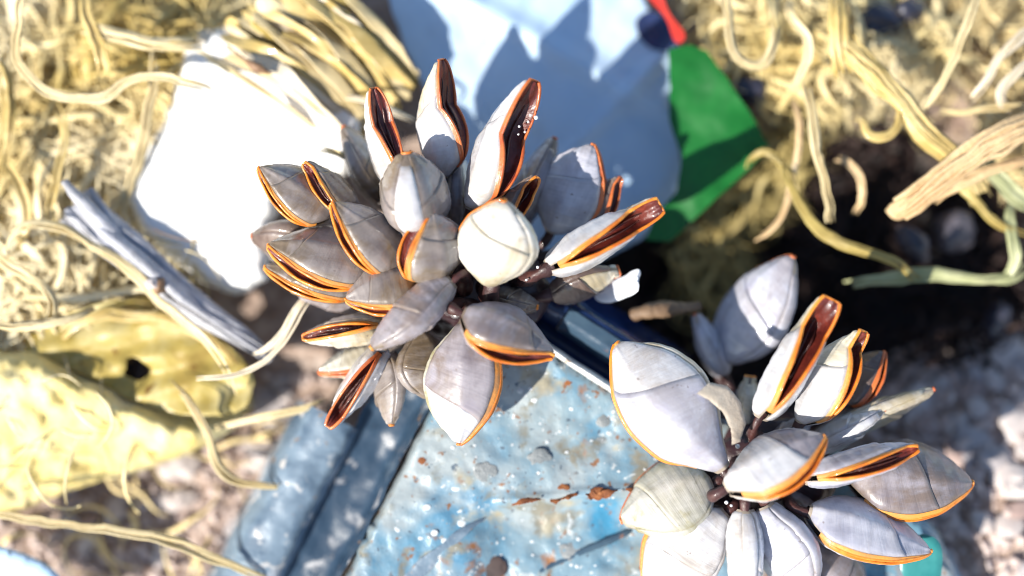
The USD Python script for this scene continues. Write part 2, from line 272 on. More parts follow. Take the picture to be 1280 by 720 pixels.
mat('shell_hash', [(.3, (.42, .33, .30)), (.7, (.60, .53, .50))], 150, .6, .6, 500, coord='world', island=[(0, (1, .95, .92)), (.3, (.75, .62, .56)), (.5, (1, 1, 1)), (.72, (.55, .40, .34)), (.85, (.95, .78, .62)), (1, (.36, .27, .25))])
mat('pebble_pale', [(.3, (.42, .35, .32)), (.7, (.60, .54, .51))], 120, .6, .5, 400)
mat('pebble_rose', [(.3, (.28, .19, .17)), (.7, (.40, .30, .26))], 120, .6, .5, 400)
mat('pebble_grey', [(.3, (.28, .25, .25)), (.7, (.42, .38, .38))], 120, .6, .5, 400)
# beach: pinkish shell sand; dark debris at right with the hollow's shade painted in
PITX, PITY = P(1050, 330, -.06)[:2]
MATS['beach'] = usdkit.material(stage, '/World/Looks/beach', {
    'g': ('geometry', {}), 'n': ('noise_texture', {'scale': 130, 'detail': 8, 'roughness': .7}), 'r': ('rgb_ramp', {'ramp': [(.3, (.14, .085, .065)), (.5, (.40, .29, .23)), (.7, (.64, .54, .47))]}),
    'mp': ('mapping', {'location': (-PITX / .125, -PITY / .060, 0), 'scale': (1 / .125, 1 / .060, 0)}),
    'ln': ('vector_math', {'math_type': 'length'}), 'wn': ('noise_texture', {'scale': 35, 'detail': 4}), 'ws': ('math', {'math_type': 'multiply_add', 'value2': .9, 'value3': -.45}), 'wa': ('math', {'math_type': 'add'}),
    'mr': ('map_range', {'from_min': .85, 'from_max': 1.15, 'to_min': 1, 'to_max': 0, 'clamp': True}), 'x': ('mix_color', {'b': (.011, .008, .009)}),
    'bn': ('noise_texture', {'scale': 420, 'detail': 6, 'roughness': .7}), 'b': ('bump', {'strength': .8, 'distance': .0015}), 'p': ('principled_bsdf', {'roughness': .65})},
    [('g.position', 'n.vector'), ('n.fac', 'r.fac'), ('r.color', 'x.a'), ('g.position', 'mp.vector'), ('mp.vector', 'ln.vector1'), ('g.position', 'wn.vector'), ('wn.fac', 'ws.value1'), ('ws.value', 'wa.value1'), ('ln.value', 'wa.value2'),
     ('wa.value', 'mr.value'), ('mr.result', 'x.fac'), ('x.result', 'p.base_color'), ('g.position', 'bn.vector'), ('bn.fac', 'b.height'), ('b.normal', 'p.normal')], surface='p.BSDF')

# ------------------------------------------------------------------ the beach
HX, HY = P(1270, 600, -.04)[:2]
def ground_z(x, y):
    x, y = np.asarray(x, float), np.asarray(y, float)
    z = -.016 + .17 * np.clip(y, -.25, .25)
    z = z + .010 * (meshkit.fbm(np.stack([x * 18, y * 18, x * 0], -1), 4, 3) - .5) + .004 * (meshkit.fbm(np.stack([x * 110, y * 110, x * 0], -1), 3, 5) - .5)
    r2 = ((x - PITX) / .085) ** 2 + ((y - PITY) / .05) ** 2
    z = z + .020 * np.exp(-((x - HX) / .065) ** 2 - ((y - HY) / .062) ** 2)
    return z - .035 * np.exp(-r2 * .8)
axis = lambda a, b: np.r_[np.geomspace(6, a, 26) * -1, np.linspace(-a, a, b)[1:-1], np.geomspace(a, 6, 26)]
gx, gy = np.meshgrid(axis(.34, 260), axis(.30, 230), indexing='ij')
v = np.stack([gx, gy, ground_z(gx, gy)], -1)
obj('beach_ground', TM(v, grid_faces(*gx.shape)), 'beach', smooth=True, kind='structure', label='beach of pinkish shell sand, shade painted dark into the hollow at the right')
def on_ground_slow(px, py):
    """The point of the beach that photo pixel (px, py) looks at."""
    d = np.full(np.shape(px), -.05)
    for _ in range(7):
        p = P(px, py, d); d = d + .95 * (ground_z(p[..., 0], p[..., 1]) - p[..., 2])
    return P(px, py, d)

_qx, _qy = np.meshgrid(np.linspace(-150, 1430, 180), np.linspace(-150, 870, 120), indexing='ij')
from scipy.interpolate import RegularGridInterpolator
_gp = on_ground_slow(_qx, _qy); _gd = RegularGridInterpolator((_qx[:, 0], _qy[0]), DIST - (_gp - CAM) @ FWD, bounds_error=False, fill_value=None)
def on_ground(px, py):
    return P(px, py, _gd(np.stack([np.asarray(px, float), np.asarray(py, float)], -1)).reshape(np.shape(px)))
# ------------------------------------------------------------------ the plastic container under the barnacles
cont = thing('plastic_container', 'weathered light blue plastic container with rust stains and white rim, under both clusters', 'container')
def panel_d(x, y):
    lump = .006 * fbm2(x, y, 60, 4) + .0026 * fbm2(x, y, 18, 6) + .0012 * fbm2(x, y, 6, 16)
    ridge = .0035 * np.exp(-((y - (628 - (x - 640) * .1)) / 7) ** 2) * (1 / (1 + np.exp(-(x - 625) / 6)))
    step = -.005 / (1 + np.exp(-(y - (634 - (x - 640) * .1)) / 5)) / (1 + np.exp(-(x - 600) / 8))
    return .001 - .010 * np.clip((x - 800) / 400, 0, 1) + lump + ridge + step
body = slab([(532, 522), (585, 400), (690, 438), (742, 470), (800, 512), (900, 520), (1010, 540), (1090, 590), (1170, 660), (1230, 780), (1230, 900), (340, 900), (432, 716)], panel_d, .02, step=6, smooth_outline=False, round_px=9, jitter=5)
obj('body', body, 'blue_plastic', cont, smooth=50)
E0 = np.array([535., 515.]); ev = np.array([430 - 532, 720 - 522.]); ev /= np.linalg.norm(ev); en = np.array([-ev[1], ev[0]]); en = en if en[0] < 0 else -en
def profile(E0, ev, en, s0, s1, prof, wob=.002, seed=0, n=60, under=.008):
    prof = np.asarray(prof, float); u = np.r_[0, np.cumsum(np.linalg.norm(np.diff(prof * [1, 3300], axis=0), axis=1))]
    uu = np.linspace(0, u[-1], 40); pr = np.stack([PchipInterpolator(u, prof[:, k])(uu) for k in (0, 1)], -1)
    s = np.linspace(s0, s1, n)
    q = E0 + s[:, None, None] * ev + pr[None, :, :1] * en
    q = q + (fbm2(q[..., 0], q[..., 1], 30, seed + 20) * wob * 2600)[..., None] * en
    d = pr[None, :, 1] + wob * fbm2(q[..., 0], q[..., 1], 25, seed)
    top = P(q[..., 0], q[..., 1], d); bot = P(q[..., 0], q[..., 1], d - under)
    f = grid_faces(n, 40); N = n * 40
    m = TM(np.vstack([top.reshape(-1, 3), bot.reshape(-1, 3)]), np.vstack([f, f[:, ::-1] + N]))
    c = np.arange(40); r = np.arange(n) * 40
    loop = np.r_[c, r[1:] + 39, (n - 1) * 40 + c[::-1][1:], r[::-1][1:]]
    a, b = loop[:-1], loop[1:]
    m2 = TM(m.vertices, np.vstack([m.faces, np.stack([a, b, b + N], -1), np.stack([a, b + N, a + N], -1)]))
    m2.fix_normals(); return m2
obj('side_wall', profile(E0, ev, en, -60, 330, [(1, -.003), (6, -.008), (14, -.019), (35, -.021), (62, -.020), (72, -.016)], .004, 3), 'blue_side_shade', cont)
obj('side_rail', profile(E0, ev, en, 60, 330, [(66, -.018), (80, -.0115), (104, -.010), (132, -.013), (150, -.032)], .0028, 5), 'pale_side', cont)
F0 = np.array([690., 440.]); fv = np.array([105., 68.]); fv /= np.linalg.norm(fv); fn = np.array([fv[1], -fv[0]])
obj('rim', profile(F0, fv, fn, -50, 150, [(-3, -.001), (-1, .0028), (2, .0034), (5, .0022), (7, -.004)], .0012, 8, under=.004), 'rim_white', cont)
obj('rim_groove', profile(F0, fv, fn, -110, 150, [(6, -.004), (9, -.010), (15, -.0125), (22, -.0115), (27, -.0085)], .001, 9), 'navy_gloss', cont)
obj('neck_band', profile(F0, fv, fn, -10, 150, [(26, -.009), (32, -.0055), (45, -.003), (58, -.003), (61, -.004)], .001, 10), 'steel_blue', cont)
obj('neck_edge', profile(F0, fv, fn, -100, 150, [(60.5, -.0045), (64, -.0025), (70, -.0045), (78, -.014), (90, -.035)], .0012, 12), 'navy_gloss', cont)
obj('neck_wall', profile(F0, fv, fn, -110, -12, [(26, -.009), (34, -.006), (48, -.004), (60, -.0046)], .0015, 14), 'navy_gloss', cont)
for xa, xb, w_ in ((640, 676, .0030), (688, 722, .0034), (732, 772, .0042), (782, 822, .0026)):
    xs = np.linspace(xa, xb, 6); ys = 629 - (xs - 640) * .11 + 2 * np.sin(xs / 9)
    obj('rusty_ridge', tube(P(xs, ys, panel_d(xs, ys) + .0002), w_, .0012, 10, rough=1.2, seed=int(xa), n=40, taper=[.2, .8, .5, 1, .6, .2]), 'rust', cont)
obj('strap', tube(P([604, 575, 545, 500, 470], [648, 668, 695, 735, 790], panel_d(np.array([604, 575, 545, 500, 470]), np.array([648, 668, 695, 735, 790])) + .0003), .0062, .0016, rough=.7, seed=4, n=40, taper=[.2, .7, 1, 1, 1]), 'pale_side', cont)
obj('strap', tube(P([640, 690, 740, 790], [735, 706, 684, 662], panel_d(np.array([640, 690, 740, 790]), np.array([735, 706, 684, 662]))), .0026, .0014, rough=.7, seed=5, n=30), 'steel_blue', cont)
def spot(px, py, r, m, seed, parent, name='crust_spot', dd=0.0):
    s = trimesh.creation.icosphere(subdivisions=2); v = s.vertices * (1 + (.3 if m == 'crust_white' else 1.1) * (meshkit.fbm(s.vertices * 1.7 + seed, 3, seed) - .5)[:, None])
    v = v[:, :1] * RT * r * K + v[:, 1:2] * UP * r * K * .85 + v[:, 2:] * -FWD * min(r * K * .16, .0004)
    return TM(v + P(px, py, float(panel_d(np.array([px]), np.array([py]))[0]) + dd), s.faces)
obj('hole', spot(616, 710, 17, '', 41, cont, dd=.0006), 'hole_shade', cont, label='dark ragged patch painted as a hole at the bottom of the container')  # flat dark lump on the panel stands for the hole, no opening cut
for k, (x, y, r, m) in enumerate([(675, 572, 15, 'crust_grey'), (754, 527, 10, 'crust_grey'), (752, 552, 8, 'crust_grey'), (816, 566, 9, 'crust_grey'), (606, 590, 15, 'crust_grey'), (527, 576, 6, 'rust'),
        (705, 612, 9, 'rust'), (747, 617, 10, 'rust'), (710, 480, 7, 'rust'), (775, 497, 8, 'rust'), (534, 634, 5, 'crust_white'), (574, 638, 5, 'crust_white'), (577, 654, 6, 'crust_white'), (543, 666, 5, 'crust_white'), (526, 672, 4, 'crust_white'), (556, 676, 5, 'crust_white'),
        (712, 690, 14, 'crust_grey'), (553, 606, 5, 'crust_white'), (570, 610, 6, 'crust_white'), (495, 650, 5, 'crust_white'), (496, 662, 5, 'crust_white'), (718, 593, 5, 'crust_grey'), (701, 573, 5, 'crust_grey'), (778, 552, 4, 'crust_grey'), (650, 488, 5, 'crust_white'), (668, 500, 5, 'crust_white')]):
    obj('crust_spot', spot(x, y, r * .9, m, k + 2, cont, dd=-.0001), m, cont)
g = np.random.default_rng(21)
specks = []
for k in range(200):
    x, y = g.uniform(540, 830), g.uniform(455, 730)
    if x < 535 + (522 - y) * .5 or (y - 440) < (x - 690) * .65 + 6: continue
    specks.append(spot(x, y, g.uniform(.7, 2.6), '', k + 90, cont))
obj('crust_specks', join(specks[::2]), 'crust_white', cont, kind='stuff'); obj('crust_specks', join(specks[1::2]), 'crust_grey', cont, kind='stuff')
# ------------------------------------------------------------------ goose barnacles
fd0 = PchipInterpolator([0, .08, .25, .45, .65, .85, .95, 1], [.17, .40, .84, 1, .86, .46, .20, .03])
fv0 = PchipInterpolator([0, .06, .22, .42, .66, .86, .96, 1], [.17, .43, .90, 1, .84, .46, .20, .03])
fT = PchipInterpolator([0, .12, .33, .6, .85, 1], [.45, .82, 1, .86, .5, .12])
def barnacle(label, base, tip, width, rho, gape, shell, db=0.0, dt=0.0, foot=None, T=None, gtip=None, dep=.3, t0=.16, lipw=.075, lip='lip', bend=0.0, group=None, shell2=None, seed=[100], carina=None, stalkr=.0034, wedge=None):
    seed[0] += 1; sd = seed[0]
    B, A = P(*base, db), P(*tip, dt)
    a = A - B; L = np.linalg.norm(a); a /= L
    vdir = CAM - B; vdir -= vdir.dot(a) * a; vdir /= np.linalg.norm(vdir)
    p = np.cross(a, vdir)
    r = math.radians(rho); Y = math.cos(r) * p + math.sin(r) * vdir; Z = np.cross(a, Y); width = width * .97
    M = Gf.Matrix4d(*a, 0, *Y, 0, *Z, 0, *B, 1)
    toloc = lambda q: np.stack([(np.asarray(q) - B) @ a, (np.asarray(q) - B) @ Y, (np.asarray(q) - B) @ Z], -1)
    W = width * K / 2; T0 = (T if T is not None else .56) * W; G = gape * T0; GT = (gape * .26 if gtip is None else gtip) * T0
    gt = lambda t: np.where(t < t0, 0.0, G * np.clip(np.sin(np.pi * np.clip((t - t0) / (1 - t0), 0, 1) ** 1.25), 0, 1) ** .62 * .98) + GT * np.clip((t - .5) / .5, 0, 1) ** 1.4 + .012 * T0
    pk = wedge if wedge else np.random.default_rng(sd + 900).uniform(.88, 1.3)
    fd = lambda t: fd0(np.asarray(t) ** pk)
    fv_ = lambda t: fv0(np.asarray(t) ** pk)
    Tt = lambda t: np.maximum(T0 * fT(t), gt(t) * 1.04)
    def surf(t, s, off=0.0):
        """t along the length, s from keel (0) to lip (+-1), off outwards."""
        t, s = np.broadcast_arrays(np.asarray(t, float), np.asarray(s, float))
        def base_(t, s):
            Tq, gq = Tt(t), gt(t)
            lo, hi = -W * fd(t), W * fv_(t)
            phl = np.pi - np.arcsin(np.clip(gq / Tq, 0, .97) ** 1.13)
            ph = phl * np.abs(s)
            w = (lo + hi) / 2 - (hi - lo) / 2 * np.cos(ph)
            z = Tq * (.55 * np.maximum(np.sin(ph), 0) ** .85 + .45 * np.maximum(1 - np.abs(ph / (np.pi / 2) - 1), 0) ** .9) * np.sign(s)
            n_ = 1 + .05 * np.sin(t * 5 + sd)
            return np.stack([t * L, w + bend * L * np.sin(np.pi * t) * .5, z * n_], -1)
        q = base_(t, s)
        if np.any(off):
            e = 1e-3
            du = base_(np.clip(t + e, 0, 1), s) - base_(np.clip(t - e, 0, 1), s); dv = base_(t, s + e) - base_(t, s - e)
            n = np.cross(dv, du); n /= np.linalg.norm(n, axis=-1, keepdims=True) + 1e-15
            cen = np.stack([t * L, np.zeros_like(t), np.zeros_like(t)], -1)
            n *= np.where(((q - cen) * n).sum(-1, keepdims=True) < 0, -1, 1)
            q = q + n * np.asarray(off)[..., None]
        return q
    x = thing('goose_barnacle', label, 'barnacle', group, M)
    nt, ns = 34, 21
    tt = np.linspace(0, 1, nt)[:, None]
    sb = 1 - lipw
    def mk(v, flip=False):
        m = TM(v, grid_faces(*v.shape[:2])); return m
    fix = lambda m: (m.fix_normals(), m)[1]
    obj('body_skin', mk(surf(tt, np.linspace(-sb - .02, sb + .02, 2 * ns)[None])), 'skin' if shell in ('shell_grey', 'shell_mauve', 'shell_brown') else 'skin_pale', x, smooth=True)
    # valves
    thick = .00048
    def plate(tlo, thi, slo, shi, nu=34, nv=19, lap=None):
        u, vv = np.meshgrid(np.linspace(0, 1, nu), np.linspace(0, 1, nv), indexing='ij')
        s = slo + (shi - slo) * vv
        lo, hi = tlo(s), thi(s); t = lo + (hi - lo) * u
        e = np.minimum(np.minimum(u * 14, (1 - u) * (16 if lap else 9)), np.minimum(vv, 1 - vv) * 11); e = np.clip(e, 0, 1)
        wob = .00030 * (meshkit.fbm(np.stack([t * 5, s * 4, np.full_like(t, sd)], -1), 3, sd) - .5) + .00007 * np.sin(t * 60 + 5 * s + sd) + .00004 * np.sin(t * 117 + sd)
        ridge = .00055 * np.exp(-((np.abs(s) - .52 - .12 * t) / .05) ** 2) * np.clip(t * 4, 0, 1) if lap is not None else 0
        off = -.00012 + (thick + wob + ridge + (lap or 0) * np.clip((u - .45) / .55, 0, 1) ** 2) * np.sqrt(1 - (1 - e) ** 2)
        m = mk(surf(t, s, off)); m.metadata['st'] = np.stack([u, vv], -1).reshape(-1, 2)
        return m
    jj = np.random.default_rng(sd).uniform(-.04, .04, 4)
    seam = lambda s: .42 + jj[0] + (.36 + jj[1]) * np.abs(s)
    for k, sg in enumerate((1, -1)):
        obj('scutum', plate(lambda s: .015 + 0 * s, lambda s: seam(s) + .012, sg * .138, sg * sb, lap=.00075), shell, x, smooth=True)
        obj('tergum', plate(lambda s: seam(s) - .006, lambda s: .985 + 0 * s, sg * .138, sg * sb, lap=0.0), shell2 or shell, x, smooth=True)
    obj('carina', plate(lambda s: .02 + 0 * s, lambda s: .90 + 0 * s, -.155, .155, 30, 11, lap=.0003), carina or shell, x, smooth=True)
    # orange lips: a band on the valve margin rolled into a bead round the slit
    lips = []
    for sg in (1, -1):
        lt = np.linspace(t0 - .05, .995, 40)
        lips.append(mk(surf(lt[:, None], sg * np.linspace(sb, 1.0, 6)[None], np.linspace(.0001, .00035, 6)[None] * np.ones((40, 1)))))
        c = surf(lt, np.full(40, sg * 1.0)); 
        rr = .00047 * (.8 + .5 * meshkit.noise(np.stack([lt * 9, lt * 0 + sd, lt * 0 + sg], -1), sd)) * np.clip((lt - t0 + .05) * 8, .35, 1) * min(1.2, .6 + W / .02)
        ph = np.linspace(0, 2 * np.pi, 8, endpoint=False)
        tg = np.gradient(c, axis=0); tg /= np.linalg.norm(tg, axis=1, keepdims=True)
        n1 = np.cross(tg, [0, 0, 1.0]); n1 /= np.linalg.norm(n1, axis=1, keepdims=True) + 1e-12; n2 = np.cross(tg, n1)
        v = c[:, None] + rr[:, None, None] * (np.cos(ph)[None, :, None] * n1[:, None] + np.sin(ph)[None, :, None] * n2[:, None])
        lips.append(fix(TM(v, grid_faces(40, 8, True))))
    tipc = surf(np.full(7, .995), np.linspace(-1, 1, 7)); lips.append(tube(tipc, .0010, .0010, 6, n=14, up=np.array([1., .1, 0])))
    obj('margin', join([lips[0], lips[2]]), 'margin' if lip == 'lip' else lip, x, smooth=True)
    obj('lips', join([lips[1], lips[3], lips[4]]), lip, x, smooth=True)
    # dark flesh between the lips
    lt = np.linspace(t0 - .04, .99, 36)[:, None]; cc = np.linspace(-1, 1, 13)[None]
    la, lb = surf(lt, np.ones_like(lt)), surf(lt, -np.ones_like(lt))
    v = la * (1 + cc[..., None]) / 2 + lb * (1 - cc[..., None]) / 2
    dpt = dep * np.minimum(W * fd(lt) + W * fv_(lt), 1.6 * W) * .58 * (1 - cc ** 2) ** .6 * np.clip(np.minimum((lt - t0 + .04) * 5, (1.0 - lt) * 5), 0.05, 1)
    fold = .00035 * np.sin(cc * 7 + 3 * lt) * (1 - cc ** 2)
    v[..., 1] -= dpt + fold
    obj('inner_flesh', mk(v), 'gut', x, smooth=True)
    if gape >= .4:                                                   # feathery limbs folded in the mouth
        cg = np.random.default_rng(sd + 50)
        for q in range(2):
            ts = np.linspace(.30 + cg.uniform(0, .12), .80 + cg.uniform(0, .1), 6); cz = np.clip((q - .5) * .5 + .15 * np.sin(ts * 9 + q), -.75, .75)
            ta, tb = surf(ts, np.ones(6)), surf(ts, -np.ones(6)); c = ta * ((1 + cz) / 2)[:, None] + tb * ((1 - cz) / 2)[:, None]
            c[:, 1] -= W * dep * (.62 + .10 * cg.uniform(-1, 1, 6))
            obj('feathery_limb', tube(c, .0011, .0009, 6, rough=.9, seed=sd + q, n=26, taper=[.5, 1, 1, .8, .3]), 'limb', x, smooth=True)
    # stalk from the base down to the foot of the cluster
    if foot is not None:
        Fp = P(*foot); b0 = B + a * L * .05
        mid = (b0 + Fp) / 2 - a * .0 + FWD * .003
        q = toloc(np.stack([b0, B - a * .004, mid, Fp]))
        obj('stalk', tube(q, 2 * min(stalkr, W * .5), 2 * min(stalkr, W * .45), 12, rough=.8, seed=sd, n=30, taper=[.5, .62, .9, 1.15], up=np.array([.1, .2, 1.0])), 'stalk', x, smooth=True)
    return x

U, V = 'barnacles of the upper cluster', 'barnacles of the lower right cluster'
f1, f2 = (598, 368, -.006), (948, 585, -.008)
for args in [
  # upper cluster
  ('cream white barnacle lit brightest at the heart of the upper cluster, round and closed', (615, 354), (630, 250), 102, 198, .10, 'shell_cream', .022, .036, .62),
  ('tall white barnacle pointing up right with wide brown mouth and water beads', (590, 262), (668, 100), 76, 46, .85, 'shell_white', .012, .026, .66),
  ('topmost barnacle of the upper cluster, half shaded, brown wedge at its tip', (554, 222), (552, 74), 70, 32, .80, 'shell_white', .006, .018, .66),
  ('slender upright barnacle left of the topmost one, brown mouth to the camera', (492, 238), (467, 110), 70, 66, .75, 'shell_white', .006, .018, .50),
  ('broad pale barnacle with a white keel facing the camera and orange rim on top', (526, 288), (508, 190), 112, -78, .30, 'shell_grey', .016, .030, .75),
  ('squat grey barnacle just left of the cream one with crescent orange mouth', (545, 352), (533, 264), 92, 148, .42, 'shell_grey', .020, .032, .60),
  ('grey barnacle pointing up left with a long thin red slit below it', (502, 334), (414, 254), 80, 140, .34, 'shell_grey', .016, .024, .58),
  ('small barnacle with pinkish open mouth between two grey ones at upper left', (446, 268), (380, 204), 62, 118, .50, 'shell_grey', .008, .014, .55),
  ('leftmost upper barnacle, a grey wedge with orange front edge against white foam', (416, 268), (322, 210), 74, 150, .34, 'shell_grey', .008, .014, .55),
  ('large taupe barnacle pointing left with long orange and red mouth', (468, 334), (334, 308), 96, 138, .32, 'shell_grey', .012, .016, .58),
  ('thin barnacle tucked under the large taupe one, only its orange edge showing', (455, 362), (330, 334), 70, 132, .22, 'shell_grey', .002, .006, .55),
  ('dusky barnacle above the flat open mouthed one, short red slit at lower left', (522, 346), (432, 376), 82, 140, .30, 'shell_grey', .018, .022, .56),
  ('mauve closed barnacle lying with its keel to the camera, pointing down left', (566, 352), (464, 436), 72, -62, .08, 'shell_mauve', .026, .030, .62),
  ('small flat barnacle pointing left with a straight open red mouth', (484, 408), (378, 422), 66, 82, .42, 'shell_cream', .004, .008, .55),
  ('gaping barnacle pointing down left with long dark mouth, lowest at left', (484, 432), (410, 534), 66, 84, .55, 'shell_white', .006, .010, .55),
  ('narrow grey barnacle hanging down with orange tip, beside the gaping one', (484, 436), (490, 532), 62, -60, .12, 'shell_grey', .004, .008, .58),
  ('half hidden grey barnacle behind the big hanging one, orange at its tip', (522, 414), (538, 500), 78, -150, .12, 'shell_grey', .006, .010, .55),
  ('big grey barnacle hanging down over the blue container, seams and orange edge visible', (582, 402), (574, 556), 98, 164, .16, 'shell_mauve', .020, .020, .56),
  ('plump barnacle pointing right with a red smile shaped mouth, over the container', (578, 392), (692, 446), 86, 48, .40, 'shell_mauve', .028, .028, .60),
  ('wide open white barnacle pointing right towards the green plastic', (684, 336), (826, 256), 74, 80, .52, 'shell_white', .018, .026, .62),
  ('blurred bluish barnacle behind, in front of the shaded white sheet', (688, 290), (742, 180), 92, 10, .25, 'shell_blue', -.004, .004, .58),
  ('small dark reddish barnacle behind at the right of the upper cluster', (724, 290), (776, 222), 58, 40, .50, 'shell_brown', -.006, .002, .55),
  ('small open barnacle peeking out above the cream one, orange outline', (618, 286), (672, 222), 52, 62, .60, 'shell_brown', .014, .022, .55),
  ('blurred grey barnacle low behind the slender upright one', (490, 262), (428, 158), 78, -70, .15, 'shell_grey', -.010, -.006, .58),
  ('brown shaded barnacle sticking out left behind the large taupe one', (420, 316), (314, 294), 88, -120, .15, 'shell_brown', -.006, -.004, .58),
  ('olive brown barnacle in shade under the wide open white one', (686, 368), (774, 338), 62, -60, .10, 'shell_brown', .004, .004, .58),
  ('pale blurred barnacle below the flat open mouthed one', (478, 440), (398, 466), 58, 120, .15, 'shell_cream', -.006, -.002, .55),
  ('grey brown barnacle deep at the heart of the upper cluster below the squat one', (560, 372), (508, 330), 64, -80, .08, 'shell_mauve', .010, .016, .60),
  ('dim barnacle wedged between the cream one and the plump one on the right', (610, 372), (672, 384), 58, -100, .08, 'shell_brown', .006, .010, .58),
  ('dim brown barnacle wedged under the topmost and tall white ones', (570, 290), (572, 190), 66, -90, .06, 'shell_mauve', -.004, .002, .60),
  ('shaded barnacle between the tall white one and the blurred bluish one', (640, 290), (694, 172), 74, -100, .06, 'shell_mauve', -.010, -.004, .60),
  ('tan barnacle low behind the thin one at far left', (470, 372), (372, 366), 64, -110, .06, 'shell_mauve', -.004, -.002, .58),
  ('taupe barnacle filling the gap below the dusky one at lower left', (520, 392), (444, 474), 66, -95, .06, 'shell_grey', .000, .002, .58),
]:
    label, b, t, w, rho, gp, sh, db, dt, T = args
    kw = dict(dep=.7 if gp > .5 else .34)
    if 'cream white' in label: kw.update(shell2='shell_cream', lipw=.05, carina='shell_cream', stalkr=.005)
    if 'big grey' in label: kw.update(shell2='shell_white', lipw=.11, carina='shell_olive')
    if 'broad pale' in label: kw.update(carina='shell_white', lipw=.1)
    if 'topmost' in label: kw.update(dep=.2, shell2='shell_cream')
    if 'tall white' in label: kw.update(dep=.5)
    if 'wide open' in label: kw.update(stalkr=.0055, dep=.75, gtip=.42, shell2='shell_cream')
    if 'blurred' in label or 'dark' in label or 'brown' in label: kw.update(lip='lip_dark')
    barnacle(label, b, t, w, rho, gp, sh, db, dt, f1, T, group=U, **kw)
for args in [
  ('largest barnacle, white and lavender, at the left of the lower right cluster', (904, 586), (770, 428), 118, 172, .07, 'shell_blue', .022, .020, .50),
  ('tall gaping barnacle with bright orange lips at the top of the lower cluster', (950, 522), (1040, 374), 78, 74, .55, 'shell_white', .020, .034, .62),
  ('white barnacle with orange right edge, beside the tall gaping one', (1000, 528), (1080, 414), 72, 36, .40, 'shell_white', .014, .024, .58),
  ('dark red blurred barnacle behind the orange edged white one', (1050, 505), (1106, 440), 62, 40, .30, 'shell_brown', -.004, .002, .58),
  ('thin pale blurred barnacle pointing right above the gravel', (1030, 545), (1168, 486), 58, -80, .10, 'shell_cream', .000, .002, .50),
  ('short chalk white barnacle below the thin pale one', (1020, 560), (1106, 512), 54, -100, .08, 'shell_white', .004, .008, .58),
  ('grey and white barnacle in the middle of the lower cluster with diagonal orange slit', (908, 612), (1032, 546), 92, 44, .24, 'shell_white', .028, .032, .60),
  ('lavender barnacle pointing right with dark orange lipped mouth', (1004, 598), (1148, 560), 70, 74, .46, 'shell_blue', .020, .024, .55),
  ('large dusky barnacle at the far right with orange lower edge', (1060, 596), (1216, 604), 108, 24, .12, 'shell_mauve', .008, .008, .58),
  ('pale barnacle pointing down right with orange tip beside the teal scrap', (1008, 640), (1164, 690), 88, 40, .12, 'shell_blue', .016, .014, .58),
  ('blurred olive banded barnacle at the left of the lower cluster', (890, 604), (776, 652), 104, -20, .10, 'shell_olive', .008, .008, .55),
  ('white barnacle cut by the bottom edge, orange line on its left', (908, 640), (806, 728), 104, 8, .12, 'shell_white', .010, .008, .55),
  ('white barnacle hanging straight down at the bottom edge', (932, 636), (932, 770), 76, -80, .08, 'shell_white', .018, .016, .58),
  ('lavender barnacle with a curled white edge at the bottom edge', (956, 630), (1010, 748), 92, -40, .10, 'shell_blue', .016, .014, .58),
  ('blurred barnacle at the bottom edge between the curled one and the teal scrap', (1000, 670), (1080, 760), 82, 20, .10, 'shell_mauve', .000, .000, .58),
  ('big blurred lilac barnacle behind in the shade, lit at its top', (906, 452), (992, 320), 100, -150, .06, 'shell_blue', -.020, -.006, .60),
  ('smaller blurred lilac barnacle at the left foot of the big one behind', (905, 470), (868, 392), 56, -80, .06, 'shell_blue', -.020, -.014, .58),
  ('dim barnacle wedged in the middle of the lower cluster behind the slit one', (960, 575), (1012, 520), 60, -90, .06, 'shell_mauve', .004, .010, .58),
  ('dim lavender barnacle between the straight hanging one and the pale right one', (975, 620), (1060, 690), 66, -90, .06, 'shell_mauve', .004, .006, .58),
  ('grey barnacle low between the largest one and the tall gaping one', (930, 540), (938, 470), 56, -90, .06, 'shell_mauve', -.006, -.002, .58),
]:
    label, b, t, w, rho, gp, sh, db, dt, T = args
    kw = dict(dep=.7 if gp > .5 else .34)
    if 'largest' in label: kw.update(wedge=1.3, shell2='shell_white', lipw=.05, carina='shell_cream')
    if 'tall gaping' in label: kw.update(gtip=.40, dep=.85, shell2='shell_cream', lipw=.085)
    if 'orange' in label and 'tall' not in label: kw.update(lipw=.085)
    if 'grey and white' in label: kw.update(shell2='shell_mauve')
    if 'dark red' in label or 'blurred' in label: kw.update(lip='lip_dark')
    if 'thin pale' in label: kw.update(lip='lip_dark')
    barnacle(label, b, t, w, rho, gp, sh, db, dt, f2, T, group=V, **kw)
# fleshy feet where the stalks meet
def lump(c, r, seed, sq=(1, .8, .7)):
    s = trimesh.creation.icosphere(subdivisions=4); v = s.vertices * (1 + .6 * (meshkit.fbm(s.vertices * 2.2 + seed, 4, seed) - .5)[:, None])
    v = v[:, :1] * RT * sq[0] * r + v[:, 1:2] * UP * sq[1] * r + v[:, 2:] * -FWD * sq[2] * r
    return TM(v + c, s.faces)
obj('stalk_foot', lump(P(598, 360, -.006), .023, 3, (1.2, .9, .6)), 'foot_flesh', label='dark fleshy foot that the upper barnacles grow from', cat='barnacle foot')
obj('stalk_foot', lump(P(952, 588, -.008), .024, 5, (1.1, .95, .6)), 'foot_flesh', label='dark purple fleshy foot of the lower right barnacles', cat='barnacle foot')
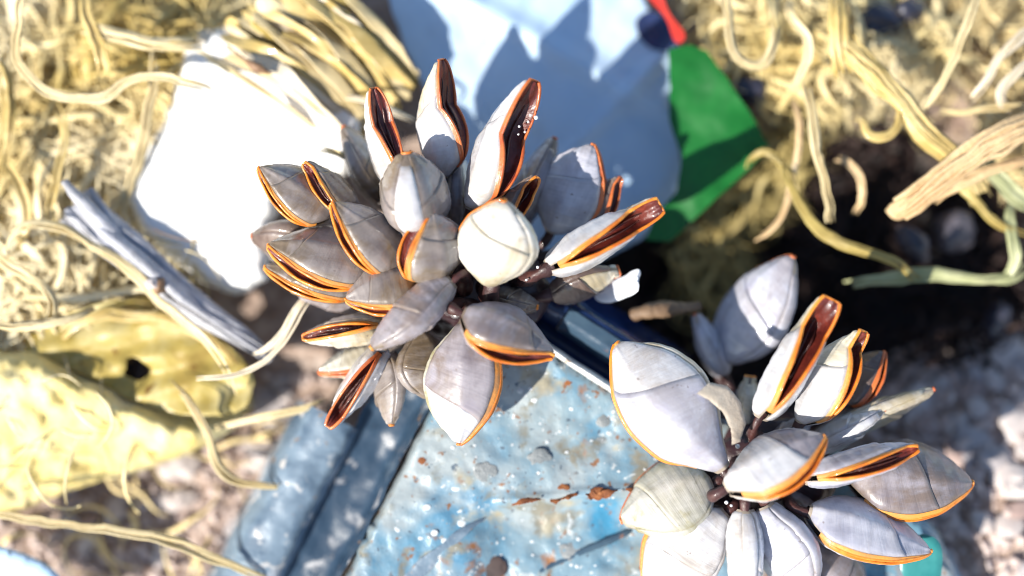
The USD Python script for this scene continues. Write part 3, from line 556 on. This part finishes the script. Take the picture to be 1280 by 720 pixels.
# water beads in the mouth of the tall white barnacle and on the stalks
drops = []
for k, (x, y, r, d) in enumerate([(670, 147, 4.2, .024), (663, 144, 2.6, .024), (649, 158, 2.5, .022), (656, 165, 2.2, .022), (660, 152, 2.4, .023), (648, 168, 2, .022), (922, 558, 5, .012), (1008, 646, 5, .008), (908, 628, 4, .02), (914, 632, 3, .02), (672, 334, 3, .022), (658, 350, 2.5, .02)]):
    s = trimesh.creation.icosphere(subdivisions=2); drops.append(TM(s.vertices * r * .6 * K + P(x, y, d), s.faces))
obj('water_drops', join(drops), 'drop', smooth=True, label='clear water beads on mouths and stalks of the barnacles', cat='water', kind='stuff')
# loose flap of plate on the largest barnacle
obj('shell_flake', slab([(870, 492), (886, 478), (908, 482), (926, 502), (932, 528), (926, 552), (914, 556), (914, 536), (902, 514), (886, 500)], lambda x, y: .0335 - .00013 * (x - 875) + .0010 * fbm2(x, y, 20, 3), .0012, step=3, round_px=2, smooth_outline=False, jitter=1.5), 'flake_tan', label='loose tan flap of shell curled over the largest barnacle', cat='shell fragment')
obj('shell_flake', slab([(744, 373), (752, 360), (764, 351), (780, 345), (792, 337), (800, 336), (800, 350), (796, 364), (784, 372), (770, 377), (756, 378)], lambda x, y: .0 + .00015 * (x - 770) + .0022 * fbm2(x, y, 16, 5) + .0025 * np.exp(-((x - 796) / 7) ** 2), .0010, step=3, round_px=3, smooth_outline=True, jitter=2), 'flake_white', label='small white shell chip standing in the dark right of the upper cluster', cat='shell fragment')
obj('plastic_scrap', slab([(1128, 684), (1150, 668), (1168, 672), (1176, 720), (1160, 760), (1140, 740)], lambda x, y: .004 + .002 * fbm2(x, y, 30, 3), .0015, step=5, round_px=3), 'teal_plastic', label='teal plastic scrap at the bottom edge below the far right barnacle', cat='plastic scrap')

# ------------------------------------------------------------------ plastic sheets and scraps behind
def sheet_d(x, y):
    f = .010 * fbm2(x, y, 150, 11) + .0035 * fbm2(x, y, 45, 12) + .0035 * np.abs(fbm2(x + .4 * y, y * .5, 40, 33)) + .002 * np.abs(fbm2(x * .6, y + .5 * x, 30, 34))
    fold = .004 * np.exp(-(((x - 770) * .72 + (y - 130) * .7) / 9) ** 2) + .004 * np.exp(-(((x - 690) * .5 - (y - 60) * .86) / 14) ** 2)
    return -.046 + f + fold - .00004 * (x - 700)
sheet = thing('plastic_sheet', 'crumpled white plastic sheet behind the upper cluster, half in blue shadow', 'plastic sheet')
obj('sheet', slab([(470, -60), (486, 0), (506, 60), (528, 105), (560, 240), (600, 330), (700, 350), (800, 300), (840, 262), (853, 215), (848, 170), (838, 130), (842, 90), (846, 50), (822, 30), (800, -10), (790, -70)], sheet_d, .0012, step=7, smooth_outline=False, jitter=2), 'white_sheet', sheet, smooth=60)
obj('printed_patch', slab([(796, 24), (812, 14), (832, 24), (848, 44), (842, 60), (818, 62), (802, 50)], lambda x, y: sheet_d(x, y) + .0012, .0005, step=4), 'navy_print', sheet, label='dark navy patch near the corner of the sheet')
obj('red_strip', slab([(812, -30), (828, -6), (842, 24), (855, 50), (849, 54), (836, 32), (820, 8), (806, -16)], lambda x, y: -.030 + .004 * fbm2(x, y, 40, 2), .0018, step=4), 'red_plastic', label='thin red plastic strip above the green scrap', cat='plastic scrap')
obj('plastic_scrap', slab([(836, 62), (862, 56), (884, 64), (910, 100), (938, 142), (961, 182), (938, 210), (900, 244), (866, 276), (838, 302), (806, 300), (820, 268), (846, 240), (852, 196), (836, 150), (838, 104)], lambda x, y: -.030 + .007 * fbm2(x, y, 70, 8) + .003 * np.sin((x + y * .6) / 22) * .5, .0014, step=6, smooth_outline=False, jitter=1), 'green_plastic', smooth=60, label='bright green plastic scrap at the edge of the white sheet', cat='plastic scrap')
obj('foam_slab', slab([(232, 70), (262, 42), (310, 40), (352, 66), (400, 104), (446, 128), (452, 176), (420, 226), (366, 240), (338, 296), (336, 342), (296, 366), (246, 346), (198, 310), (166, 262), (172, 206), (200, 166), (214, 120)], lambda x, y: -.022 + .007 * fbm2(x, y, 90, 5) + .003 * fbm2(x, y, 26, 9) + .0012 * fbm2(x, y, 8, 19), .016, step=6, round_px=20, jitter=7), 'white_foam', label='smooth white foam slab left of the upper cluster, bleached by sun', cat='foam')
obj('hair_thread', tube(P([190, 215, 240, 272], [285, 296, 301, 298], -.015), .0006, .0006, 5), 'bark_brown', label='fine brown thread lying on the white foam slab', cat='thread')
obj('twig', tube(P([283, 300, 318, 340], [56, 70, 82, 92], [-.016, -.012, -.01, -.012]), .0022, .002, 7, rough=.8, seed=5, taper=[.3, .5, .6, 1.8, .3]), 'twig', label='short dark twig lying on top of the white foam slab', cat='twig')
obj('foam_chunk', slab([(-60, 410), (20, 440), (70, 402), (130, 376), (200, 384), (262, 420), (300, 448), (318, 490), (300, 528), (250, 560), (170, 590), (90, 612), (-60, 640)], lambda x, y: -.026 + .016 * np.clip(1 - np.abs((y - (470 + .12 * x)) / 90), 0, 1) ** .7 * np.clip((330 - x) / 120, 0, 1) - .034 / (1 + np.exp((y - (6 + np.interp(x, [0, 60, 150, 220, 310], [400, 436, 486, 512, 508]))) / 7)) * np.clip((x - 20) / 50, 0, 1) + .014 * fbm2(x, y, 60, 6) + .010 * fbm2(x, y, 20, 7), .014, step=6, round_px=16, jitter=3), 'foam_yellow', label='crumbly pale yellow foam chunk with a dark hole, lower left', cat='foam')
blade_hole = [(170 + (16 + 4 * math.sin(3 * a_ + 1)) * math.cos(a_), 461 + (14 + 3 * math.sin(2 * a_)) * math.sin(a_)) for a_ in np.linspace(0, 2 * np.pi, 14, endpoint=False)]
obj('hole_dark_clump', pebble(P(170, 461, -.034), .008, 77, .7, 3), 'hole_shade', smooth=True, label='dark clump added to blacken the hole of the golden kelp blade', cat='seaweed')  # clump added under the blade so that its hole looks dark
obj('kelp_blade', slab([(28, 432), (62, 404), (120, 380), (180, 372), (240, 392), (290, 436), (316, 470), (308, 506), (262, 520), (218, 516), (150, 492), (90, 462)], lambda x, y: -.019 - .004 * np.clip((500 - y) / 90, -.4, 1.3) + .006 * fbm2(x, y, 55, 15) + .0015 * np.sin((y + .25 * x) / 7), .0014, step=6, round_px=6, jitter=2, holes=[blade_hole]), 'kelp_gold', smooth=60, label='golden brown kelp blade with a ragged dark hole, lower left', cat='seaweed')
obj('plastic_corner', slab([(-60, 676), (0, 682), (40, 696), (76, 722), (80, 780), (-60, 780)], lambda x, y: -.012 + .004 * fbm2(x, y, 60, 3), .003, step=8, round_px=6), 'white_sheet', label='white plastic edge in the bottom left corner', cat='plastic scrap')
# driftwood stick
dw = thing('driftwood_stick', 'grey forked driftwood stick lying diagonally left of the white foam', 'driftwood')
fib = []
for q in range(9):
    o, ph_ = (q - 4) * 4.4, q * 1.7
    xs = np.array([92, 130, 180, 230, 280, 340]) + .62 * o * np.array([1.3, 1.1, 1, .8, .55, .2]) + 2.5 * np.sin(ph_ + np.arange(6)); ys = np.array([256, 290, 330, 372, 405, 448]) - .78 * o * np.array([1.3, 1.1, 1, .8, .55, .2]) + 2.5 * np.cos(ph_ + np.arange(6) * 1.3)
    fib.append(tube(P(xs, ys, np.array([-.016, -.012, -.010, -.012, -.014, -.018]) - .0003 * (q - 4) ** 2 + .0008 * math.sin(ph_ * 3)), .0036 + .001 * math.sin(q * 2.1), .006, 9, rough=.6, seed=11 + q, n=50, taper=[.4 + .3 * (q % 2), 1.1, 1.1, .95, .8, .6, .3]))
obj('stick', join(fib), 'driftwood', dw, smooth=True)
obj('fork', tube(P([150, 118, 96, 80], [306, 268, 246, 226], [-.012, -.010, -.009, -.008]), .007, .006, 10, rough=.4, seed=12, taper=[1, .9, .8, .4]), 'driftwood', dw)
obj('fork', tube(P([165, 140, 124, 112], [318, 280, 255, 236], [-.014, -.013, -.014, -.014]), .006, .006, 10, rough=.4, seed=13, taper=[1, .9, .8, .4]), 'driftwood', dw)
obj('knot', pebble(P(191, 354, -.006), .0028, 8, .8), 'pebble_pale', dw)
obj('knot', pebble(P(200, 357, -.0075), .0035, 9, .8), 'twig', dw)
obj('driftwood_stick', tube(P([790, 816, 846, 876], [394, 388, 386, 382], [-.012, -.010, -.012, -.014]), .007, .006, 12, rough=.6, seed=21, n=40, taper=[.6, 1, .8, .6, .4]), 'bark_brown', label='brown stick in the dark gap between the two clusters', cat='driftwood')

# ------------------------------------------------------------------ seaweed strands one can follow
S = []
def strand(label, pts, w, m, d=-.02, h=.2, **kw):
    pts = np.asarray(pts, float)
    dd = np.asarray(d) if np.ndim(d) else np.full(len(pts), d)
    k = len(S); S.append(label)
    g = np.random.default_rng(700 + k); loose = []
    u = np.r_[0, np.cumsum(np.linalg.norm(np.diff(pts, axis=0), axis=1))]; n = max(20, int(u[-1] / 9)); t = np.linspace(0, u[-1], n)
    c = CubicSpline(u, pts)(t) if len(pts) > 2 else np.stack([np.interp(t, u, pts[:, q]) for q in (0, 1)], -1)
    if kw.get('wild', True): c = c + np.stack([fbm2(c[:, 0], c[:, 1], 34, k), fbm2(c[:, 0], c[:, 1], 34, k + 50)], -1) * min(w, 14) * .9
    dz = np.interp(t, u, dd) + .004 * fbm2(c[:, 0], c[:, 1], 60, k + 7) - .008 * np.exp(-np.minimum(t, u[-1] - t) / 14)
    nr = np.gradient(c, axis=0); nr = np.stack([nr[:, 1], -nr[:, 0]], -1); nr /= np.linalg.norm(nr, axis=1, keepdims=True)
    w = w * .82
    for q in range(3):                                               # loose fibres that split off
        z0 = int(g.uniform(.05, .6) * n); z1 = min(n, z0 + max(5, int(g.uniform(.25, .5) * n))); m_ = np.arange(z1 - z0) / 10
        off = nr[z0:z1] * ((g.choice([-1, 1]) * w * (.3 + .10 * m_ ** 1.5 * g.uniform(.5, 2.2)))[:, None])
        if z1 - z0 > 4: loose.append((c[z0:z1] + off, dz[z0:z1] + .0008))
    ns = 2 if w < 13 else 3 if w < 24 else 9; ms = []
    for q in range(ns):
        o = ((q + .5) / ns - .5) * w * .95
        lane = o * (1 + .5 * (meshkit.noise(np.stack([t / 60, t * 0 + q * 9, t * 0 + k], -1), k) - .5)) + w * (.22 if w < 24 else .13) * (meshkit.fbm(np.stack([t / 40, t * 0 + q * 3.3, t * 0 + k], -1), 3, k + q) - .5) * 2
        a0, a1 = int(g.uniform(0, .1) * n), n - int(g.uniform(0, .1) * n)
        p2 = (c + nr * lane[:, None])[a0:a1]; d2 = (dz + g.uniform(-.0008, .0008) + h * w * K * .5 * math.cos(o / w * 3))[a0:a1]
        ms.append(tube(P(p2[:, 0], p2[:, 1], d2), w / ns * K * g.uniform(1.2, 1.9), max(w / ns * K * .5, h * w * K * (.7 if w < 24 else .55)), 8, rough=.5, seed=k * 9 + q, n=len(p2), twist=g.normal(0, .8), twist0=g.normal(0, .3), taper=[.35, .8, 1, 1, 1, .8, .35]))
    if w > 30: ms.append(tube(P(c[:, 0], c[:, 1], dz - .0004), w * K * .92, w * K * .55, 14, rough=.5, seed=k, n=len(c), taper=[.6, .95, 1, 1, 1]))   # a solid reed under its splintered skin
    for q, (p2, d2) in enumerate(loose): ms.append(tube(P(p2[:, 0], p2[:, 1], d2), g.uniform(1.5, 3) * K, .0004, 5, rough=.4, seed=q + k, n=len(p2) + 4, taper=[.5, 1, .8, .3]))
    obj('dried_strand', join(ms), m, smooth=True, label=label, cat='seaweed')
strand('pale yellow strand looping in a wide hook at the top left', [(44, -30), (28, 0), (20, 50), (34, 98), (80, 121), (130, 121), (165, 102), (200, 97), (262, 116)], 15, 'straw_cream', -.006)
strand('upright golden strand inside the hooked loop at top left', [(108, -20), (112, 30), (128, 70), (128, 112)], 20, 'straw_yellow', -.016)
strand('broad pale strand running right across the top left tangle', [(104, 34), (150, 44), (200, 56), (252, 50)], 22, 'straw_cream', -.014)
strand('long cream strand arching along the left side of the grey driftwood', [(14, 322), (24, 290), (60, 280), (110, 304), (170, 346), (212, 386), (262, 432), (292, 492)], 13, 'straw_cream', -.008)
strand('curled pale strand at the left edge beside the arch', [(-10, 312), (30, 342), (62, 372), (62, 398), (34, 412)], 15, 'straw_cream', -.008)
strand('short pale strand at left edge pointing right below the curl', [(-20, 402), (40, 406), (90, 396), (118, 386)], 11, 'straw_cream', -.004)
strand('thin white strand curving up to the upper barnacles from the foam hole', [(236, 472), (290, 470), (334, 452), (366, 408), (394, 366)], 8, 'straw_white', -.002)
strand('second thin white strand beside the curving one, left of the barnacles', [(318, 444), (345, 424), (366, 394), (388, 362)], 9, 'straw_white', -.004)
strand('cream strand bending from the foam chunk down over the sand', [(214, 476), (248, 520), (266, 560), (284, 592), (322, 604), (364, 611)], 13, 'straw_cream', -.010)
strand('short straw strand at the right end of the foam chunk', [(262, 536), (320, 524), (372, 512), (410, 500)], 11, 'straw_cream', -.012)
strand('long yellow straw lying across the bottom left sand', [(-20, 642), (80, 654), (170, 668), (250, 692), (340, 730)], 15, 'straw_cream', -.006)
strand('pale upright strand left of the white foam slab', [(196, 60), (188, 130), (176, 190), (150, 270)], 16, 'straw_cream', -.018)
strand('yellow strand in the middle of the left tangle', [(70, 130), (78, 190), (62, 256), (74, 300)], 14, 'straw_yellow', -.018)
strand('golden strand at the left edge above the curl', [(-10, 180), (22, 222), (36, 262), (14, 310)], 18, 'straw_yellow', -.020)
strand('golden band bowing at the left edge, upper part', [(-6, 60), (10, 130), (8, 190), (-12, 250)], 20, 'straw_yellow', -.020)
strand('golden curved band over the shaded side of the yellow foam', [(70, 430), (130, 396), (200, 400), (270, 432), (306, 470)], 16, 'straw_yellow', -.018)
strand('tall cream straw standing in the right tangle above the dark hollow', [(1006, 100), (1018, 160), (1030, 220), (1042, 288)], 16, 'straw_cream', -.012)
strand('olive yellow strand slanting down to the right across the dark hollow', [(984, 196), (996, 250), (1030, 288), (1090, 318), (1152, 354)], 15, 'straw_olive', -.014)
strand('greenish strand lying level along the dark hollow at right', [(1058, 356), (1110, 350), (1160, 344), (1220, 346), (1264, 348), (1288, 322)], 19, 'straw_green', -.020)
strand('thick broken tan reed pointing left into the hollow at the right edge', [(1116, 268), (1160, 238), (1210, 200), (1300, 146)], 42, 'straw_tan', -.006, .6)
strand('splinter of tan reed under the thick broken one', [(1168, 252), (1200, 228), (1240, 212), (1300, 196)], 17, 'straw_tan', -.012, .6)
strand('thick yellow twisted strand running down the upper right tangle', [(1046, 40), (1078, 74), (1112, 112), (1144, 156), (1182, 190), (1226, 250)], 34, 'straw_yellow', -.016, .6)
strand('thick short yellow strand at the top, left of the twisted one', [(1044, -10), (1046, 40), (1054, 98)], 26, 'straw_yellow', -.016, .6)
strand('cream strand bent in a U just right of the green scrap', [(906, -10), (912, 40), (928, 74), (950, 84), (966, 64), (964, 30)], 15, 'straw_cream', -.014)
strand('small hooked cream strand right of the U bend', [(994, -10), (996, 36), (1014, 66), (1000, 92), (988, 108)], 13, 'straw_cream', -.012)
strand('little pale loop under the yellow twisted strand', [(1062, 146), (1080, 154), (1090, 170), (1106, 172), (1120, 158), (1124, 126)], 11, 'straw_yellow', -.012)
strand('pale yellow straw falling from the top edge at far right', [(1222, -20), (1206, 40), (1184, 92), (1154, 138)], 12, 'straw_cream', -.010)
strand('lavender white strand curving at the right edge, upper one', [(1300, 20), (1262, 62), (1236, 96), (1212, 132)], 14, 'straw_white', -.014)
strand('lavender white strand looping at the right edge, lower one', [(1300, 60), (1268, 92), (1250, 122), (1262, 140)], 12, 'straw_white', -.014)
strand('thin level straw behind the thick tan reed', [(1168, 134), (1210, 140), (1250, 134), (1300, 142)], 10, 'straw_cream', -.016)
strand('grey green blade under the tan reed at the right edge', [(1222, 192), (1250, 228), (1300, 266)], 22, 'straw_green', -.018)
strand('yellow strand crossing below the tan reed at right', [(1190, 222), (1226, 256), (1262, 284), (1300, 296)], 15, 'straw_olive', -.018)
strand('pale strand turning up at the right edge beside the green one', [(1246, 352), (1268, 318), (1262, 280), (1272, 250)], 13, 'straw_green', -.018)
strand('grey thin strand hanging below the U bend', [(988, 118), (1000, 160), (994, 210), (978, 268), (944, 300)], 10, 'straw_tan', -.020)
strand('bent olive strand left of the tall cream straw', [(936, 212), (960, 190), (985, 214), (1000, 262)], 11, 'straw_olive', -.020)
strand('grey crooked strand hanging over the hollow right of the tall straw', [(1044, 200), (1072, 216), (1080, 240), (1070, 270)], 12, 'straw_tan', -.022)
strand('white strand in front of the reed bundle above the barnacles', [(430, 122), (470, 132), (520, 152)], 10, 'straw_white', -.014)
strand('thin cream strand lying over the low grey barnacle', [(400, 186), (430, 196), (458, 212)], 9, 'straw_cream', -.002)

# reed bundle between foam and sheet
rb = thing('reed_bundle', 'flat bundle of dried yellow reed blades beside the white sheet, top centre', 'reed')
g = np.random.default_rng(5)
for k in range(46):
    o = g.uniform(-1, 1); x0, y0 = 250 + 150 * (o + 1) / 2 + g.uniform(-12, 12), -30 + 85 * (1 - (o + 1) / 2) + g.uniform(-10, 10)
    x1, y1 = 440 + 84 * (o + 1) / 2 + g.uniform(-10, 10), 196 - 96 * (o + 1) / 2 + g.uniform(-12, 12)
    mx, my = (x0 + x1) / 2 + g.uniform(-8, 14), (y0 + y1) / 2 - g.uniform(6, 24)
    obj('blade', tube(P([x0, mx, x1], [y0, my, y1], [-.024 + g.uniform(-.006, .006), -.019 + g.uniform(-.005, .005), -.030]), g.uniform(7, 26) * K, .0007, 10, rough=.8, seed=k, n=26, twist0=g.normal(0, .25)), g.choice(['straw_cream', 'straw_yellow', 'straw_olive', 'straw_cream', 'straw_white']), rb, smooth=True)

# ------------------------------------------------------------------ tangles: nobody could count these
def tangle(name, label, poly, n, lw, ww, m, d, seed, ang=None, curl=1.0, h=.35, cat='seaweed', clump=False):
    g = np.random.default_rng(seed); pg = Polygon(poly); x0, y0, x1, y1 = pg.bounds; ms = []
    while len(ms) < n:
        x, y = g.uniform(x0, x1), g.uniform(y0, y1)
        if not shapely.contains_xy(pg, x, y) or (clump and fbm2(x, y, 75, seed + 60) < g.normal(-.02, .06)): continue
        a = g.uniform(0, 6.28) if ang is None else ang + g.normal(0, .45)
        L = g.uniform(*lw); k = 5; pts = [(x, y)]; da = g.normal(0, .55 * curl)
        for _ in range(k):
            a += da + g.normal(0, .25 * curl); pts.append((pts[-1][0] + L / k * math.cos(a), pts[-1][1] + L / k * math.sin(a)))
        pts = np.array(pts); pts += [x, y] - pts.mean(0)
        base = on_ground(pts[:, 0], pts[:, 1]); gd = ((CAM - base) @ -FWD); gd = DIST - (base - CAM) @ FWD
        dd = gd + g.uniform(*d) + .004 * np.sin(np.linspace(0, 3.1, k + 1)) + g.normal(0, .0012, k + 1)
        w = ww[0] + (ww[1] - ww[0]) * g.uniform() ** 3
        ms.append(tube(P(pts[:, 0], pts[:, 1], dd), w * K, min(w * K * h, .0022), 6, rough=.5, seed=len(ms), n=14, twist=g.normal(0, 1), taper=[.4, 1, 1.1, .9, .4]))
    obj(name, join(ms), m, smooth=True, label=label, cat=cat, kind='stuff')
tangle('seaweed_tangle', 'mass of golden dried seaweed filling the left side of the beach', [(-80, -60), (330, -60), (240, 60), (220, 140), (190, 240), (196, 320), (140, 366), (60, 384), (20, 430), (-80, 440)], 2900, (50, 240), (1.6, 15), 'tangle_yellow', (.002, .040), 1, curl=.5, h=.25, clump=True)
tangle('seaweed_tangle', 'mass of pale yellow dried seaweed along the top right', [(846, -60), (1200, -60), (1180, 90), (1130, 130), (1030, 120), (960, 130), (900, 60)], 1700, (40, 170), (1.6, 13), 'tangle_yellow', (.004, .040), 2, curl=.8, h=.25, clump=True)
tangle('seaweed_tangle', 'mass of whitish dried strands in the top right corner', [(1130, -60), (1360, -60), (1360, 260), (1240, 220), (1170, 140)], 520, (50, 150), (2, 12), 'tangle_pale', (.004, .034), 3, ang=2.2, curl=.9, clump=True)
tangle('seaweed_tangle', 'brown and olive dried weed below the green scrap', [(846, 300), (880, 240), (950, 180), (1010, 160), (1010, 230), (930, 300), (920, 390), (850, 400)], 330, (40, 130), (2, 10), 'tangle_olive', (.004, .030), 4, curl=1.4)
tangle('shade_dark_debris', 'weed debris in the hollow at right, its shade painted in as near black', [(780, 260), (900, 250), (1000, 190), (1130, 170), (1200, 230), (1340, 220), (1340, 420), (1300, 425), (1180, 455), (1080, 440), (900, 480), (760, 470), (700, 360)], 520, (30, 110), (4, 14), 'tangle_dark', (.001, .018), 5, cat='seaweed', curl=1.3)
tangle('straw_litter', 'thin straw litter strewn over the edges of the white foam', [(150, 20), (330, 10), (430, 110), (330, 110), (250, 90), (200, 180), (190, 270), (250, 340), (230, 370), (140, 300)], 190, (50, 150), (1.6, 9), 'tangle_yellow', (.030, .046), 9, curl=.6, h=.25)
tangle('straw_litter', 'thin straw litter lying on the yellow foam and kelp', [(-40, 430), (60, 450), (160, 510), (260, 530), (160, 600), (-40, 620)], 16, (50, 120), (2.5, 6), 'tangle_yellow', (.036, .044), 10, curl=.6, h=.25)
tangle('straw_litter', 'thin straw litter scattered over the pale sand at lower left', [(-40, 590), (330, 520), (420, 560), (330, 740), (-40, 740)], 34, (40, 120), (4, 9), 'tangle_pale', (.003, .010), 6)

# ------------------------------------------------------------------ shell gravel and stones
def scatter(poly, n, r, m, seed, name, label, cat):
    g = np.random.default_rng(seed); pg = Polygon(poly); x0, y0, x1, y1 = pg.bounds; ms = []
    while len(ms) < n:
        x, y = g.uniform(x0, x1), g.uniform(y0, y1)
        if not shapely.contains_xy(pg, x, y): continue
        rr = r[0] + (r[1] - r[0]) * g.uniform() ** 2.2
        c = on_ground(np.float64(x), np.float64(y)); ms.append(pebble(c + [0, 0, rr * K * g.uniform(.1, .5)], rr * K, seed * 1000 + len(ms), .5, 1))
    obj(name, join(ms), m, smooth=True, label=label, cat=cat, kind='stuff')
scatter([(1060, 470), (1180, 400), (1340, 390), (1340, 780), (1120, 780), (1100, 600)], 1100, (3, 15), 'shell_hash', 7, 'shell_gravel', 'fine broken shell and gravel at the right side of the beach', 'gravel')
scatter([(-60, 560), (200, 560), (330, 460), (430, 470), (440, 560), (330, 740), (-60, 760)], 900, (3, 13), 'shell_hash', 8, 'shell_gravel', 'fine broken shell and gravel at the lower left of the beach', 'gravel')
g = np.random.default_rng(17)
TONE = {'pebble_pale': 'pale cream', 'pebble_rose': 'rose brown', 'pebble_grey': 'grey'}
for zone, n, where in (([(1090, 480), (1190, 430), (1290, 415), (1300, 730), (1190, 730), (1225, 610)], 44, 'in the gravel right of the lower barnacles'),
                       ([(60, 610), (240, 570), (340, 470), (420, 490), (390, 560), (310, 690), (80, 710)], 30, 'in the sand between yellow foam and blue container')):
    pg = Polygon(zone); k = 0
    while k < n:
        x, y = g.uniform(20, 1300), g.uniform(400, 730)
        if not shapely.contains_xy(pg, x, y): continue
        rr = 10 + 16 * g.uniform() ** 1.6; c = on_ground(np.float64(x), np.float64(y)); k += 1
        m = str(g.choice(['pebble_pale', 'pebble_pale', 'pebble_pale', 'pebble_rose', 'pebble_grey']))
        lab = f'{TONE[m]} rounded shell fragment lying {where}'
        obj('shell_fragment', pebble(c + [0, 0, rr * K * .4], rr * K, 5000 + k + n, .4, 2), m, smooth=True, label=lab, cat='shell fragment', group=lab.replace('fragment lying', 'fragments'))
for lab, x, y, r, m, d in [('blue black mussel sized stone in the hollow below the tan reed', 1142, 304, 30, 'stone_dark', -.040), ('dull mauve stone beside the blue black one in the hollow', 1192, 290, 34, 'stone_mauve', -.052), ('dark wet stone at the top edge among white strands', 1098, 24, 34, 'stone_dark', -.046),
        ('dark glossy stone half buried at the right edge above the gravel', 1248, 400, 24, 'stone_dark', -.054), ('dark blue stone right beside the green scrap', 936, 112, 26, 'stone_dark', -.044), ('small brown dark stone at top edge next to the wet one', 1138, 14, 22, 'stone_dark', -.044)]:
    obj('stone', pebble(P(x, y, d), r * K, int(x), .75, 3), m, smooth=True, label=lab, cat='stone')
